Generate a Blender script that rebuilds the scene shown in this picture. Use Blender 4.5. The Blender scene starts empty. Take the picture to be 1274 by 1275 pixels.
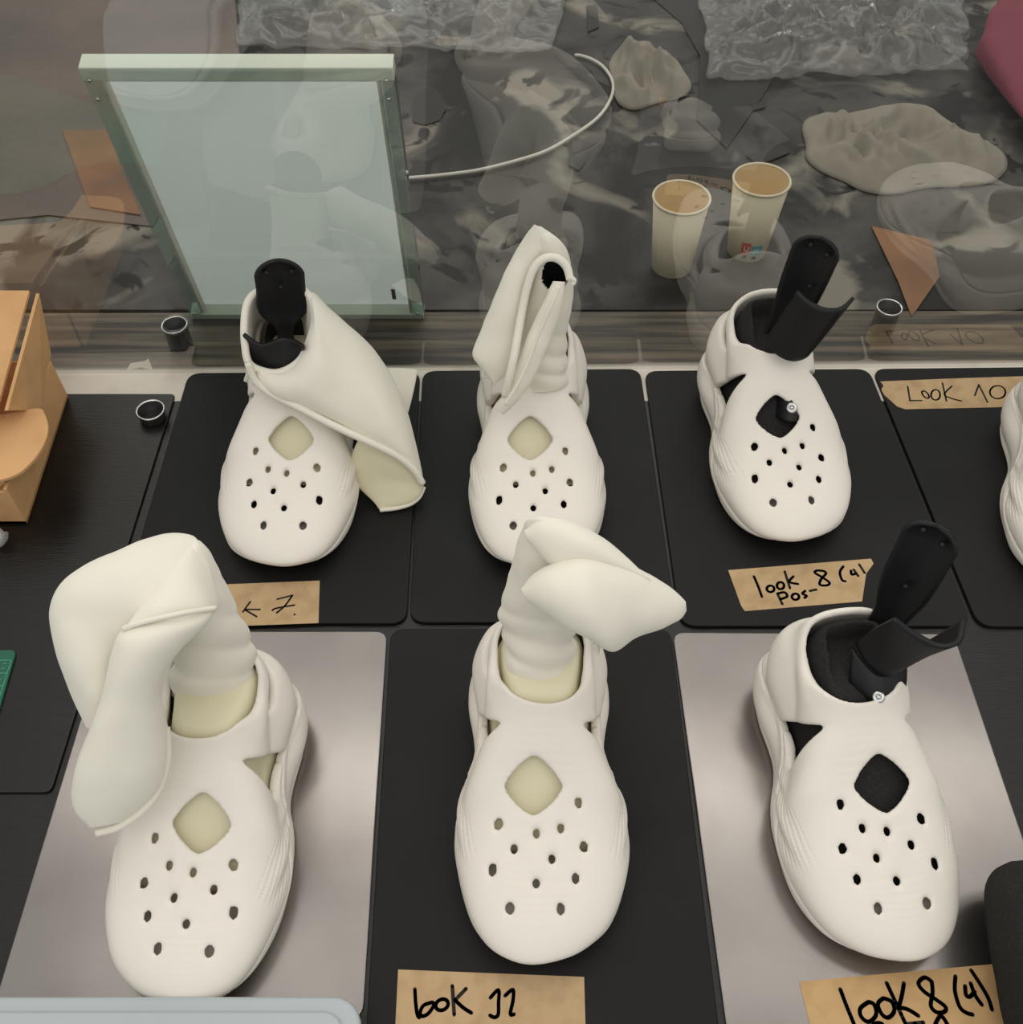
import bpy, bmesh, math, random
import numpy as np
from mathutils import Vector, noise

random.seed(7)
PI = math.pi
SC = bpy.context.scene
COL = SC.collection

# ------------------------------------------------------------------ camera
F_PX, PITCH, CAM_H = 1274.0, math.radians(52.0), 0.72
cp, sp = math.cos(PITCH), math.sin(PITCH)
cam_d = bpy.data.cameras.new('camera')
cam_d.sensor_fit = 'HORIZONTAL'
cam_d.sensor_width = 36.0
cam_d.lens = 36.0 * F_PX / 1274.0
cam_d.clip_start = 0.02
cam = bpy.data.objects.new('camera', cam_d)
COL.objects.link(cam)
cam.location = (0, 0, CAM_H)
cam.rotation_euler = (PI / 2 - PITCH, 0, 0)
SC.camera = cam

# ------------------------------------------------------------------ world, lights, exposure
world = bpy.data.worlds.new('world')
SC.world = world
world.use_nodes = True
bgn = world.node_tree.nodes['Background']
bgn.inputs['Color'].default_value = (0.99, 0.98, 0.96, 1)
bgn.inputs['Strength'].default_value = 0.42


def area(name, loc, size, power, color=(1, 0.95, 0.87), rot=(0, 0, 0)):
    l = bpy.data.lights.new(name, 'AREA')
    l.shape = 'RECTANGLE'
    l.size, l.size_y = size
    l.energy = power
    l.color = color
    o = bpy.data.objects.new(name, l)
    COL.objects.link(o)
    o.location = loc
    o.rotation_euler = rot
    return o


R0 = math.radians
# a bright ceiling with rows of tubes across the room, plus an added backlight
area('overhead_light', (0.1, -0.45, 2.1), (3.2, 1.3), 10.5)
area('overhead_light', (0.1, 1.12, 1.9), (2.6, 0.17), 4.6)
area('overhead_light', (0.1, 0.66, 1.95), (2.4, 0.10), 1.3)
area('overhead_light', (-0.1, 3.0, 2.1), (3.0, 1.2), 16, rot=(R0(-40), 0, 0))  # unseen lamp added to backlight the milky frame panel

SC.view_settings.view_transform = 'Standard'
SC.view_settings.look = 'None'
SC.view_settings.gamma = 1.0
SC.view_settings.use_curve_mapping = False
SC.view_settings.exposure = 0.52


# ------------------------------------------------------------------ helpers
def at(u, v, z=None, y=None):
    """photo pixel -> point of the place, on the level z or in the upright plane y"""
    a = (u - 637.0) / F_PX
    b = -(v - 637.5) / F_PX
    d = Vector((a, cp + b * sp, -sp + b * cp))
    t = (z - CAM_H) / d.z if y is None else y / d.y
    return Vector((0, 0, CAM_H)) + d * t


def viewdir(p):
    return (p - Vector((0, 0, CAM_H))).normalized()


def lin(c):
    r = []
    for x in c:
        x = x / 255.0
        r.append(x / 12.92 if x <= 0.04045 else ((x + 0.055) / 1.055) ** 2.4)
    return (r[0], r[1], r[2], 1)


def mat(name, col, rough=0.5, metal=0.0, bump=None, vary=None, spec=0.5, sheen=0.0, sss=0.0):
    m = bpy.data.materials.new(name)
    m.use_nodes = True
    nt = m.node_tree
    b = nt.nodes['Principled BSDF']
    c = col if len(col) == 4 else (*col, 1)
    b.inputs['Base Color'].default_value = c
    b.inputs['Roughness'].default_value = rough
    b.inputs['Metallic'].default_value = metal
    b.inputs['Specular IOR Level'].default_value = spec
    if sheen:
        b.inputs['Sheen Weight'].default_value = sheen
    if sss:
        b.inputs['Subsurface Weight'].default_value = sss
        b.inputs['Subsurface Radius'].default_value = (0.01, 0.008, 0.006)
        b.inputs['Subsurface Scale'].default_value = 0.5
    tc = nt.nodes.new('ShaderNodeTexCoord')
    if bump:
        sc, st, di = bump[:3]
        n = nt.nodes.new('ShaderNodeTexNoise')
        n.inputs['Scale'].default_value = sc
        n.inputs['Detail'].default_value = 3
        mp = nt.nodes.new('ShaderNodeMapping')
        if len(bump) > 3:
            mp.inputs['Scale'].default_value = bump[3]
        nt.links.new(tc.outputs['Object'], mp.inputs['Vector'])
        nt.links.new(mp.outputs['Vector'], n.inputs['Vector'])
        bp = nt.nodes.new('ShaderNodeBump')
        bp.inputs['Strength'].default_value = st
        bp.inputs['Distance'].default_value = di
        nt.links.new(n.outputs['Fac'], bp.inputs['Height'])
        nt.links.new(bp.outputs['Normal'], b.inputs['Normal'])
    if vary:
        sc, c2, lo, hi = vary[:4]
        n = nt.nodes.new('ShaderNodeTexNoise')
        n.inputs['Scale'].default_value = sc
        n.inputs['Detail'].default_value = 5
        mp = nt.nodes.new('ShaderNodeMapping')
        if len(vary) > 4:
            mp.inputs['Scale'].default_value = vary[4]
        nt.links.new(tc.outputs['Object'], mp.inputs['Vector'])
        nt.links.new(mp.outputs['Vector'], n.inputs['Vector'])
        r = nt.nodes.new('ShaderNodeMapRange')
        r.inputs['From Min'].default_value = lo
        r.inputs['From Max'].default_value = hi
        nt.links.new(n.outputs['Fac'], r.inputs['Value'])
        mx = nt.nodes.new('ShaderNodeMix')
        mx.data_type = 'RGBA'
        mx.inputs[6].default_value = c
        mx.inputs[7].default_value = c2 if len(c2) == 4 else (*c2, 1)
        nt.links.new(r.outputs['Result'], mx.inputs[0])
        nt.links.new(mx.outputs[2], b.inputs['Base Color'])
    return m


def clear_mat(name, tint=(1, 1, 1), ior=1.5, rough=0.0, haze=0.0, hazecol=(0.6, 0.6, 0.6), bump=None, gain=1.8):
    """clear sheet: Fresnel reflection over straight transmission, with a little milky haze"""
    m = bpy.data.materials.new(name)
    m.use_nodes = True
    nt = m.node_tree
    nt.nodes.clear()
    out = nt.nodes.new('ShaderNodeOutputMaterial')
    tr = nt.nodes.new('ShaderNodeBsdfTransparent')
    tr.inputs['Color'].default_value = (*tint, 1)
    gl = nt.nodes.new('ShaderNodeBsdfGlossy')
    gl.inputs['Roughness'].default_value = rough
    fr = nt.nodes.new('ShaderNodeFresnel')
    fr.inputs['IOR'].default_value = ior
    mx = nt.nodes.new('ShaderNodeMixShader')
    base = tr
    if haze:
        df = nt.nodes.new('ShaderNodeBsdfDiffuse')
        df.inputs['Color'].default_value = (*hazecol, 1)
        m2 = nt.nodes.new('ShaderNodeMixShader')
        m2.inputs[0].default_value = haze
        nt.links.new(tr.outputs[0], m2.inputs[1])
        nt.links.new(df.outputs[0], m2.inputs[2])
        base = m2
    # both faces of the sheet mirror: count them on the outer face, let light straight out at the inner one
    ge = nt.nodes.new('ShaderNodeNewGeometry')
    inv = nt.nodes.new('ShaderNodeMath')
    inv.operation = 'SUBTRACT'
    inv.inputs[0].default_value = 1.0
    nt.links.new(ge.outputs['Backfacing'], inv.inputs[1])
    dbl = nt.nodes.new('ShaderNodeMath')
    dbl.operation = 'MULTIPLY'
    dbl.inputs[1].default_value = gain
    dbl.use_clamp = True
    nt.links.new(fr.outputs[0], dbl.inputs[0])
    mul = nt.nodes.new('ShaderNodeMath')
    mul.operation = 'MULTIPLY'
    nt.links.new(dbl.outputs[0], mul.inputs[0])
    nt.links.new(inv.outputs[0], mul.inputs[1])
    nt.links.new(mul.outputs[0], mx.inputs[0])
    nt.links.new(base.outputs[0], mx.inputs[1])
    nt.links.new(gl.outputs[0], mx.inputs[2])
    nt.links.new(mx.outputs[0], out.inputs[0])
    if bump:
        tc = nt.nodes.new('ShaderNodeTexCoord')
        mp = nt.nodes.new('ShaderNodeMapping')
        if len(bump) > 3:
            mp.inputs['Scale'].default_value = bump[3]
        n = nt.nodes.new('ShaderNodeTexNoise')
        n.inputs['Scale'].default_value = bump[0]
        n.inputs['Detail'].default_value = 2
        b = nt.nodes.new('ShaderNodeBump')
        b.inputs['Strength'].default_value = bump[1]
        b.inputs['Distance'].default_value = bump[2]
        nt.links.new(tc.outputs['Object'], mp.inputs['Vector'])
        nt.links.new(mp.outputs['Vector'], n.inputs['Vector'])
        nt.links.new(n.outputs['Fac'], b.inputs['Height'])
        nt.links.new(b.outputs['Normal'], gl.inputs['Normal'])
        nt.links.new(b.outputs['Normal'], fr.inputs['Normal'])
    return m


def mesh_obj(name, verts, faces, m, parent=None, smooth=True):
    me = bpy.data.meshes.new(name)
    me.from_pydata([tuple(v) for v in verts], [], faces)
    me.update()
    return link(name, me, m, parent, smooth)


def link(name, me, m, parent=None, smooth=True):
    o = bpy.data.objects.new(name, me)
    COL.objects.link(o)
    if m:
        me.materials.append(m)
    if smooth:
        me.polygons.foreach_set('use_smooth', [True] * len(me.polygons))
    if parent:
        o.parent = parent
        o.matrix_parent_inverse = parent.matrix_world.inverted()
    return o


def thing(name, label, cat, loc=(0, 0, 0), rotz=0, group=None):
    o = bpy.data.objects.new(name, None)
    o.empty_display_size = 0.02
    COL.objects.link(o)
    o.location = loc
    o.rotation_euler = (0, 0, rotz)
    bpy.context.view_layer.update()
    return tag(o, label, cat, group)


def tag(o, label, cat, group=None, kind=None):
    o['label'] = label
    o['category'] = cat
    if group:
        o['group'] = group
    if kind:
        o['kind'] = kind
    return o


def prism(name, poly, z0, z1, m, parent=None, bev=0.0, smooth=False, seg=2):
    """outline poly [(x, y)..] pulled up from z0 to z1, edges rounded"""
    bm = bmesh.new()
    vs = [bm.verts.new((p[0], p[1], z0)) for p in poly]
    f = bm.faces.new(vs)
    if f.normal.z > 0 or f.calc_area() and sum((poly[i][0] * poly[(i + 1) % len(poly)][1] - poly[(i + 1) % len(poly)][0] * poly[i][1]) for i in range(len(poly))) > 0:
        f.normal_flip()
    r = bmesh.ops.extrude_face_region(bm, geom=[f])
    for g in r['geom']:
        if isinstance(g, bmesh.types.BMVert):
            g.co.z = z1
    bmesh.ops.recalc_face_normals(bm, faces=bm.faces)
    if bev:
        top = [e for e in bm.edges if all(abs(v.co.z - z1) < 1e-6 for v in e.verts)]
        bmesh.ops.bevel(bm, geom=top, offset=bev, segments=seg, affect='EDGES', profile=0.5)
    me = bpy.data.meshes.new(name)
    bm.to_mesh(me)
    bm.free()
    return link(name, me, m, parent, smooth)


def rrect(x0, y0, x1, y1, r, n=6):
    P = []
    for cx, cy, a0 in ((x1 - r, y1 - r, 0), (x0 + r, y1 - r, 90), (x0 + r, y0 + r, 180), (x1 - r, y0 + r, 270)):
        for i in range(n + 1):
            a = math.radians(a0 + 90 * i / n)
            P.append((cx + r * math.cos(a), cy + r * math.sin(a)))
    return P


def quad_rr(pts, r, n=6):
    """rounded polygon from corner points"""
    P = []
    N = len(pts)
    for i in range(N):
        a, b, c = Vector(pts[i - 1][:2]), Vector(pts[i][:2]), Vector(pts[(i + 1) % N][:2])
        d1, d2 = (a - b).normalized(), (c - b).normalized()
        for k in range(n + 1):
            t = k / n
            p = (b + d1 * r) * (1 - t) ** 2 + b * 2 * t * (1 - t) + (b + d2 * r) * t ** 2
            P.append((p.x, p.y))
    return P


def box_bm(bm, p0, p1, bev=0.0):
    r = bmesh.ops.create_cube(bm, size=1)
    for v in r['verts']:
        v.co = Vector(((p0[i] + p1[i]) / 2 + v.co[i] * (p1[i] - p0[i]) for i in range(3)))
    if bev:
        es = list({e for v in r['verts'] for e in v.link_edges})
        bmesh.ops.bevel(bm, geom=es, offset=bev, segments=2, affect='EDGES', profile=0.5)


def bm_obj(name, bm, m, parent=None, smooth=False):
    bmesh.ops.recalc_face_normals(bm, faces=bm.faces)
    me = bpy.data.meshes.new(name)
    bm.to_mesh(me)
    bm.free()
    return link(name, me, m, parent, smooth)


def lathe(name, prof, m, parent=None, loc=(0, 0, 0), n=40, smooth=True, close=True):
    V, Fc = [], []
    for (r, z) in prof:
        for i in range(n):
            a = 2 * PI * i / n
            V.append((loc[0] + r * math.cos(a), loc[1] + r * math.sin(a), loc[2] + z))
    k = len(prof)
    for j in range(k - 1):
        for i in range(n):
            a, b = j * n + i, j * n + (i + 1) % n
            Fc.append((a, b, b + n, a + n))
    if close:
        Fc.append(tuple(reversed(range(n))))
        Fc.append(tuple(range((k - 1) * n, k * n)))
    return mesh_obj(name, V, Fc, m, parent, smooth)


def catmull(P, sub, closed=False):
    out = []
    N = len(P)
    for i in range(N if closed else N - 1):
        if closed:
            a, b, c, d = P[i - 1], P[i], P[(i + 1) % N], P[(i + 2) % N]
        else:
            a, b, c, d = P[max(i - 1, 0)], P[i], P[i + 1], P[min(i + 2, N - 1)]
        for k in range(sub):
            t = k / sub
            out.append(0.5 * ((2 * b) + (c - a) * t + (2 * a - 5 * b + 4 * c - d) * t * t + (3 * b - a - 3 * c + d) * t ** 3))
    if not closed:
        out.append(P[-1])
    return out


def tube(name, path, r, m, parent=None, sub=6, n=10, closed=False, flat=1.0):
    pts = catmull([Vector(p) for p in path], sub, closed)
    V, Fc = [], []
    N = len(pts)
    for i, p in enumerate(pts):
        if closed:
            t = (pts[(i + 1) % N] - pts[i - 1]).normalized()
        else:
            t = (pts[min(i + 1, N - 1)] - pts[max(i - 1, 0)]).normalized()
        s = t.cross(Vector((0, 0, 1)))
        s = s.normalized() if s.length > 1e-4 else Vector((1, 0, 0))
        u = s.cross(t).normalized()
        for k in range(n):
            a = 2 * PI * k / n
            V.append(p + s * (r * math.cos(a)) + u * (r * flat * math.sin(a)))
    for i in range(N if closed else N - 1):
        for k in range(n):
            a, b = i * n + k, i * n + (k + 1) % n
            c, d = ((i + 1) % N) * n + (k + 1) % n, ((i + 1) % N) * n + k
            Fc.append((a, b, c, d))
    if not closed:
        Fc.append(tuple(reversed(range(n))))
        Fc.append(tuple(range((N - 1) * n, N * n)))
    return mesh_obj(name, V, Fc, m, parent)


# ------------------------------------------------------------------ materials
M = {}
M['foam'] = mat('white_foam', lin((236, 230, 220)), 0.55, bump=(900, 0.05, 0.0004), spec=0.35)
def knit(m):
    nt = m.node_tree
    tc = nt.nodes.new('ShaderNodeTexCoord')
    sx = nt.nodes.new('ShaderNodeSeparateXYZ')
    nt.links.new(tc.outputs['Object'], sx.inputs[0])

    def mth(op, a, b=None):
        n = nt.nodes.new('ShaderNodeMath')
        n.operation = op
        for k, q in enumerate((a, b)):
            if q is None:
                continue
            if isinstance(q, (int, float)):
                n.inputs[k].default_value = q
            else:
                nt.links.new(q, n.inputs[k])
        return n.outputs[0]

    def ramp(v, a, b):
        n = nt.nodes.new('ShaderNodeMapRange')
        n.interpolation_type = 'SMOOTHSTEP'
        n.inputs['From Min'].default_value = a
        n.inputs['From Max'].default_value = b
        nt.links.new(v, n.inputs['Value'])
        return n.outputs['Result']
    z = mth('SUBTRACT', sx.outputs['Z'], mth('MULTIPLY', sx.outputs['Y'], 0.12))
    mask = mth('MULTIPLY', mth('MULTIPLY', ramp(z, 0.027, 0.029), ramp(z, 0.050, 0.047)), ramp(mth('ABSOLUTE', sx.outputs['X']), 0.033, 0.037))
    mask = mth('MULTIPLY', mask, ramp(sx.outputs['Y'], -0.062, -0.045))
    wv = mth('ADD', mth('SINE', mth('MULTIPLY', z, 2200.0)), mth('MULTIPLY', mth('SINE', mth('MULTIPLY', sx.outputs['Y'], 2600.0)), 0.6))
    bp = nt.nodes.new('ShaderNodeBump')
    bp.inputs['Strength'].default_value = 0.28
    bp.inputs['Distance'].default_value = 0.0005
    nt.links.new(mth('MULTIPLY', wv, mask), bp.inputs['Height'])
    nt.links.new(bp.outputs['Normal'], nt.nodes['Principled BSDF'].inputs['Normal'])


knit(M['foam'])
M['fabric'] = mat('white_fabric', lin((234, 230, 216)), 0.85, bump=(1400, 0.12, 0.0004), spec=0.15, sheen=0.15)
M['lining'] = mat('cream_lining', lin((228, 222, 192)), 0.9, bump=(1200, 0.15, 0.0004), spec=0.1)
M['black_foam'] = mat('black_foam', lin((46, 45, 44)), 0.95, bump=(900, 0.6, 0.0012), vary=(500, lin((60, 58, 56)), 0.5, 0.75), spec=0.15)
M['black_plastic'] = mat('black_plastic', lin((22, 22, 24)), 0.5, bump=(700, 0.08, 0.0003), spec=0.35)
M['plate_black'] = mat('black_powder_coat', lin((21, 21, 21)), 0.5, bump=(1500, 0.05, 0.0003), vary=(9, lin((27, 27, 26)), 0.45, 0.7), spec=0.2)
M['table_black'] = mat('black_stained_board', lin((14, 13, 12)), 0.3, bump=(60, 0.25, 0.001, (1, 14, 1)), vary=(40, lin((24, 21, 18)), 0.4, 0.8, (1, 12, 1)), spec=0.4)
M['steel'] = mat('brushed_steel', lin((150, 145, 141)), 0.24, 0.95, bump=(60, 0.03, 0.0006, (4, 0.4, 1)), vary=(14, lin((138, 131, 128)), 0.4, 0.75))
M['kraft'] = mat('kraft_paper', lin((190, 162, 124)), 0.8, bump=(300, 0.15, 0.0004), vary=(70, lin((168, 140, 104)), 0.45, 0.8), spec=0.2)
M['kraft_warm'] = mat('kraft_tape', lin((196, 160, 112)), 0.55, bump=(300, 0.12, 0.0004), vary=(60, lin((176, 140, 96)), 0.45, 0.8), spec=0.3)
M['card'] = mat('corrugated_card', lin((218, 172, 122)), 0.85, bump=(240, 0.2, 0.0004, (1, 8, 8)), vary=(30, lin((202, 156, 108)), 0.45, 0.8), spec=0.15)
M['ink'] = mat('marker_ink', lin((30, 29, 26)), 0.6, spec=0.2)
M['trim_white'] = mat('white_edge_trim', lin((214, 206, 194)), 0.5, vary=(25, lin((190, 180, 166)), 0.5, 0.8))
M['chrome'] = mat('polished_steel', lin((205, 205, 205)), 0.2, 1.0)
M['paper_cup'] = mat('paper_cup', lin((214, 204, 180)), 0.6, spec=0.3)
M['cup_inside'] = mat('cup_inside', lin((222, 198, 158)), 0.45, spec=0.4)
M['white_plastic'] = mat('white_cable', lin((205, 200, 192)), 0.4)


# ------------------------------------------------------------------ setting
fl = mesh_obj('floor', [(-4, -3, -0.75), (4, -3, -0.75), (4, 5, -0.75), (-4, 5, -0.75)], [(0, 1, 2, 3)],
              mat('grey_floor', lin((96, 92, 88)), 0.6), None, False)
fl['kind'] = 'structure'

PY = 0.7425        # the upright clear panel along the back of the display table
SL = 0.011         # its slight turn


def py(x):
    return PY + SL * x


tb = thing('display_table', 'black display table with a white back edge under all the plates', 'table', (0, 0.3, -0.75))
bm = bmesh.new()
box_bm(bm, (-1.1, -0.16, -0.03), (1.1, 0.7, -0.0005))
bm_obj('table_top', bm, M['table_black'], tb)
e0, e1 = -1.1, 1.1
prism('edge_strip', [(e0, 0.7), (e1, 0.7), (e1, py(e1) + 0.0025), (e0, py(e0) + 0.0025)], -0.03, 0.0, M['trim_white'], tb)
for sx in (-1.05, 1.0):
    for sy in (-0.12, 0.6):
        bm = bmesh.new()
        box_bm(bm, (sx, sy, -0.75), (sx + 0.05, sy + 0.05, -0.03), 0.003)
        bm_obj('leg', bm, M['table_black'], tb)

# clear panel
M['panel'] = clear_mat('clear_acrylic', (0.96, 0.97, 0.95), 1.55, 0.012, 0.014, (0.55, 0.52, 0.48), bump=(9, 0.06, 0.004), gain=3.4)
bm = bmesh.new()
NX, NZ = 150, 50
g = []
for j in range(NZ + 1):
    for i in range(NX + 1):
        x = -1.1 + 2.2 * i / NX
        z = 0.62 * j / NZ
        g.append(bm.verts.new((x, py(x) + 0.0065 * noise.noise(Vector((x * 7, z * 6, 2.0))) * max(0.0, min(1, (z - 0.08) / 0.2)), z)))
for j in range(NZ):
    for i in range(NX):
        a = j * (NX + 1) + i
        bm.faces.new((g[a], g[a + 1], g[a + NX + 2], g[a + NX + 1]))
me = bpy.data.meshes.new('clear_screen')
bm.to_mesh(me)
bm.free()
pn = link('clear_screen', me, M['panel'], None, True)
md = pn.modifiers.new('thick', 'SOLIDIFY')
md.thickness = 0.002
md.use_rim = True
tag(pn, 'upright clear acrylic screen along the back edge of the display table', 'screen')

# surface behind the panel
M['back'] = mat('reflection_mottled_top', lin((20, 20, 20)), 0.45, bump=(7, 0.35, 0.008), vary=(4.5, lin((92, 88, 84)), 0.42, 0.70), spec=0.22)  # light and dark mottling paints in the plastic film's reflections
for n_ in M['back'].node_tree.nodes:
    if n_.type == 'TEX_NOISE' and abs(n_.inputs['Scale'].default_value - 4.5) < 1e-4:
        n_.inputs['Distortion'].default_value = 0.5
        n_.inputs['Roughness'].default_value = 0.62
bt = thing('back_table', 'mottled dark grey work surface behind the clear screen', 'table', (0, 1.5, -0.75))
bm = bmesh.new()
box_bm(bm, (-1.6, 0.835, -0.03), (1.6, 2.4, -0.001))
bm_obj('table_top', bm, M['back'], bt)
for sx in (-1.5, 1.45):
    for sy in (0.95, 2.3):
        bm = bmesh.new()
        box_bm(bm, (sx, sy, -0.75), (sx + 0.05, sy + 0.05, -0.03), 0.003)
        bm_obj('leg', bm, M['table_black'], bt)
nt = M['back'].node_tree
n1 = nt.nodes.new('ShaderNodeTexNoise')          # dark streaks of the wrinkled film's reflections, painted as colour
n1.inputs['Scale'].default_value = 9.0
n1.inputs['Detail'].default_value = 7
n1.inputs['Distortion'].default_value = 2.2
n2 = nt.nodes.new('ShaderNodeTexNoise')          # pale smeared reflections in the film, painted as colour
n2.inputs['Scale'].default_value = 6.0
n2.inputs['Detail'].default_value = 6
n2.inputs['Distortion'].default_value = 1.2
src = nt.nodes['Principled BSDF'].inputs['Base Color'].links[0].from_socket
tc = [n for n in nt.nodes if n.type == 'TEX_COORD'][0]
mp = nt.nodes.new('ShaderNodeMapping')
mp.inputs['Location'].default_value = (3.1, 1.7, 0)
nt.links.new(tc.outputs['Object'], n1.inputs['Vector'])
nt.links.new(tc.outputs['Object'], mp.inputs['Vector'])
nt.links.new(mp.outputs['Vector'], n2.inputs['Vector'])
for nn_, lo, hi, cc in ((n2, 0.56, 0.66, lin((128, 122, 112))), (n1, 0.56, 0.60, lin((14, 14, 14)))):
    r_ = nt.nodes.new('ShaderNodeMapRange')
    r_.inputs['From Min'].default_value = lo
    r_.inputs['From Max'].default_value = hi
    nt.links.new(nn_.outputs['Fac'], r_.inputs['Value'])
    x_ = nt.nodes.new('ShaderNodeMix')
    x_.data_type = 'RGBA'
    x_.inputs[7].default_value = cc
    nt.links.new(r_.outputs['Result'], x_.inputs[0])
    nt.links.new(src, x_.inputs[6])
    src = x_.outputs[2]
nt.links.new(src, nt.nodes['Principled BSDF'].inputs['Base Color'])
M['sill'] = mat('weathered_wood', lin((44, 38, 32)), 0.5, bump=(30, 0.3, 0.002, (1, 14, 1)), vary=(9, lin((112, 98, 82)), 0.42, 0.68, (0.6, 12, 1)))
sl = prism('wooden_ledge', [(-1.1, py(-1.1) + 0.003), (1.1, py(1.1) + 0.003), (1.1, 0.834), (-1.1, 0.826)], -0.03, 0.0, M['sill'])
tag(sl, 'streaky grey brown wooden ledge at the foot of the clear screen', 'ledge')

# ------------------------------------------------------------------ plates
PT = 0.003


def plate(label, m, pts, r=0.012, grp=None, th=PT, name='display_plate'):
    P = quad_rr(pts, r)
    o = prism(name, P, 0.0, th, m, None, 0.0008)
    return tag(o, label, 'plate', grp)


GB, GS = 'black plates on the display table', 'brushed steel plates on the display table'
plate('black plate in the back row under the draped boot, beside the look 7 paper strip', M['plate_black'],
      [(-0.3245, 0.4445), (-0.086, 0.4445), (-0.091, 0.7385), (-0.3215, 0.7360)], 0.014, GB)
plate('black plate in the back row under the hooded boot', M['plate_black'],
      [(-0.0838, 0.4455), (0.1355, 0.4455), (0.1285, 0.7420), (-0.0885, 0.7390)], 0.014, GB)
plate('black plate in the back row under the shoe marked look 8 (4) pos', M['plate_black'],
      [(0.1385, 0.4420), (0.3775, 0.4420), (0.3570, 0.7420), (0.1325, 0.7390)], 0.014, GB)
plate('black plate in the back row carrying the look 10 tape', M['plate_black'],
      [(0.3825, 0.4415), (0.66, 0.4415), (0.62, 0.7460), (0.3605, 0.7420)], 0.014, GB)
plate('brushed steel plate at front left under the shoe with drooping fabric', M['steel'],
      [(-0.335, 0.148), (-0.0955, 0.148), (-0.1015, 0.4375), (-0.3300, 0.4375)], 0.010, GS, 0.002)
plate('black plate in the middle of the front row above the look 11 paper', M['plate_black'],
      [(-0.0925, 0.135), (0.1325, 0.135), (0.1300, 0.4395), (-0.0985, 0.4395)], 0.012, GB)
plate('brushed steel plate at front right under the shoe with a bare black foot form', M['steel'],
      [(0.1375, 0.135), (0.3680, 0.135), (0.3605, 0.4350), (0.1315, 0.4365)], 0.010, GS, 0.002)
plate('glossy black board at far left with the cardboard box standing on it', M['table_black'],
      [(-0.80, 0.30), (-0.338, 0.30), (-0.3290, 0.7080), (-0.80, 0.7080)], 0.006, None, 0.002, 'black_board')


# ------------------------------------------------------------------ paper strips with handwriting
def label_strip(name, label, poly, strokes, m, z, w, org, sc, grp='kraft paper name strips'):
    t = thing(name, label, 'paper strip', tuple(at(org[0] + poly[0][0] * sc, org[1] + poly[0][1] * sc, z)), 0, grp)
    P = [at(org[0] + p[0] * sc, org[1] + p[1] * sc, z) for p in poly]
    prism('paper', [(p.x, p.y) for p in P], z, z + 0.0004, m, t)
    bm = bmesh.new()
    zz = z + 0.0005
    for s in strokes:
        pts = [at(org[0] + p[0] * sc, org[1] + p[1] * sc, z) for p in s]
        pts = catmull(pts, 5) if len(pts) > 2 else pts
        for a, b in zip(pts[:-1], pts[1:]):
            d = b - a
            if d.length < 1e-6:
                continue
            nn = Vector((-d.y, d.x, 0)).normalized() * w / 2
            bm.faces.new([bm.verts.new((q.x, q.y, zz)) for q in (a - nn, b - nn, b + nn, a + nn)])
        for a in pts:
            bm.faces.new([bm.verts.new((a.x + w / 2 * math.cos(i * PI / 4), a.y + w / 2 * math.sin(i * PI / 4), zz)) for i in range(8)])
    me = bpy.data.meshes.new('handwriting')
    bm.to_mesh(me)
    bm.free()
    link('handwriting', me, M['ink'], t, False)
    return t


def ell(cx, cy, rx, ry, rot=0, n=12):
    r = math.radians(rot)
    return [(cx + rx * math.cos(a) * math.cos(r) - ry * math.sin(a) * math.sin(r),
             cy + rx * math.cos(a) * math.sin(r) + ry * math.sin(a) * math.cos(r)) for a in [2 * PI * k / n for k in range(n + 1)]]


label_strip('paper_strip', 'kraft paper strip handwritten look 11 in front of the middle shoe',
            [(78, 85), (1212, 130), (1222, 480), (58, 480)],
            [[(180, 205), (185, 290), (195, 360), (207, 378)], [(285, 285), (232, 305), (212, 350), (228, 370), (265, 350), (297, 300), (285, 285)],
             ell(345, 300, 40, 32, -30), [(408, 185), (420, 360)], [(492, 202), (425, 272)], [(425, 272), (475, 318), (525, 350)],
             [(640, 258), (690, 210), (690, 290), (688, 360), (665, 377), (638, 365)], [(730, 245), (778, 208), (779, 270), (762, 355), (785, 358)]],
            M['kraft'], PT, 0.0024, (480, 1190), 0.2041)
label_strip('paper_strip', 'tan paper strip handwritten look 8 (4) lying on the front right steel plate',
            [(65, 140), (1200, 38), (1330, 400), (1330, 470), (150, 470)],
            [[(287, 182), (320, 270), (362, 372)], [(440, 250), (395, 285), (400, 330), (440, 358), (480, 320), (470, 265), (440, 250)],
             [(520, 230), (490, 260), (510, 315), (545, 335), (578, 300), (565, 250), (520, 230)],
             [(537, 148), (575, 230), (635, 360)], [(630, 150), (618, 220), (600, 285)], [(600, 280), (650, 290), (708, 325)],
             [(780, 140), (742, 118), (708, 150), (740, 195), (800, 235), (855, 278), (845, 305), (805, 305), (775, 270), (785, 200), (780, 140)],
             [(908, 112), (905, 190), (930, 275), (965, 308), (1000, 318)], [(960, 165), (965, 212), (985, 222), (1012, 195)],
             [(990, 150), (1015, 215), (1050, 265)], [(993, 80), (1045, 160), (1085, 230), (1105, 292)],
             [(465, 372), (490, 364), (515, 372), (490, 392), (470, 410)], [(640, 372), (735, 362)], [(690, 366), (705, 430)],
             [(790, 392), (828, 325), (870, 380)]],
            M['kraft_warm'], 0.002, 0.0027, (980, 1190), 0.2308)
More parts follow.
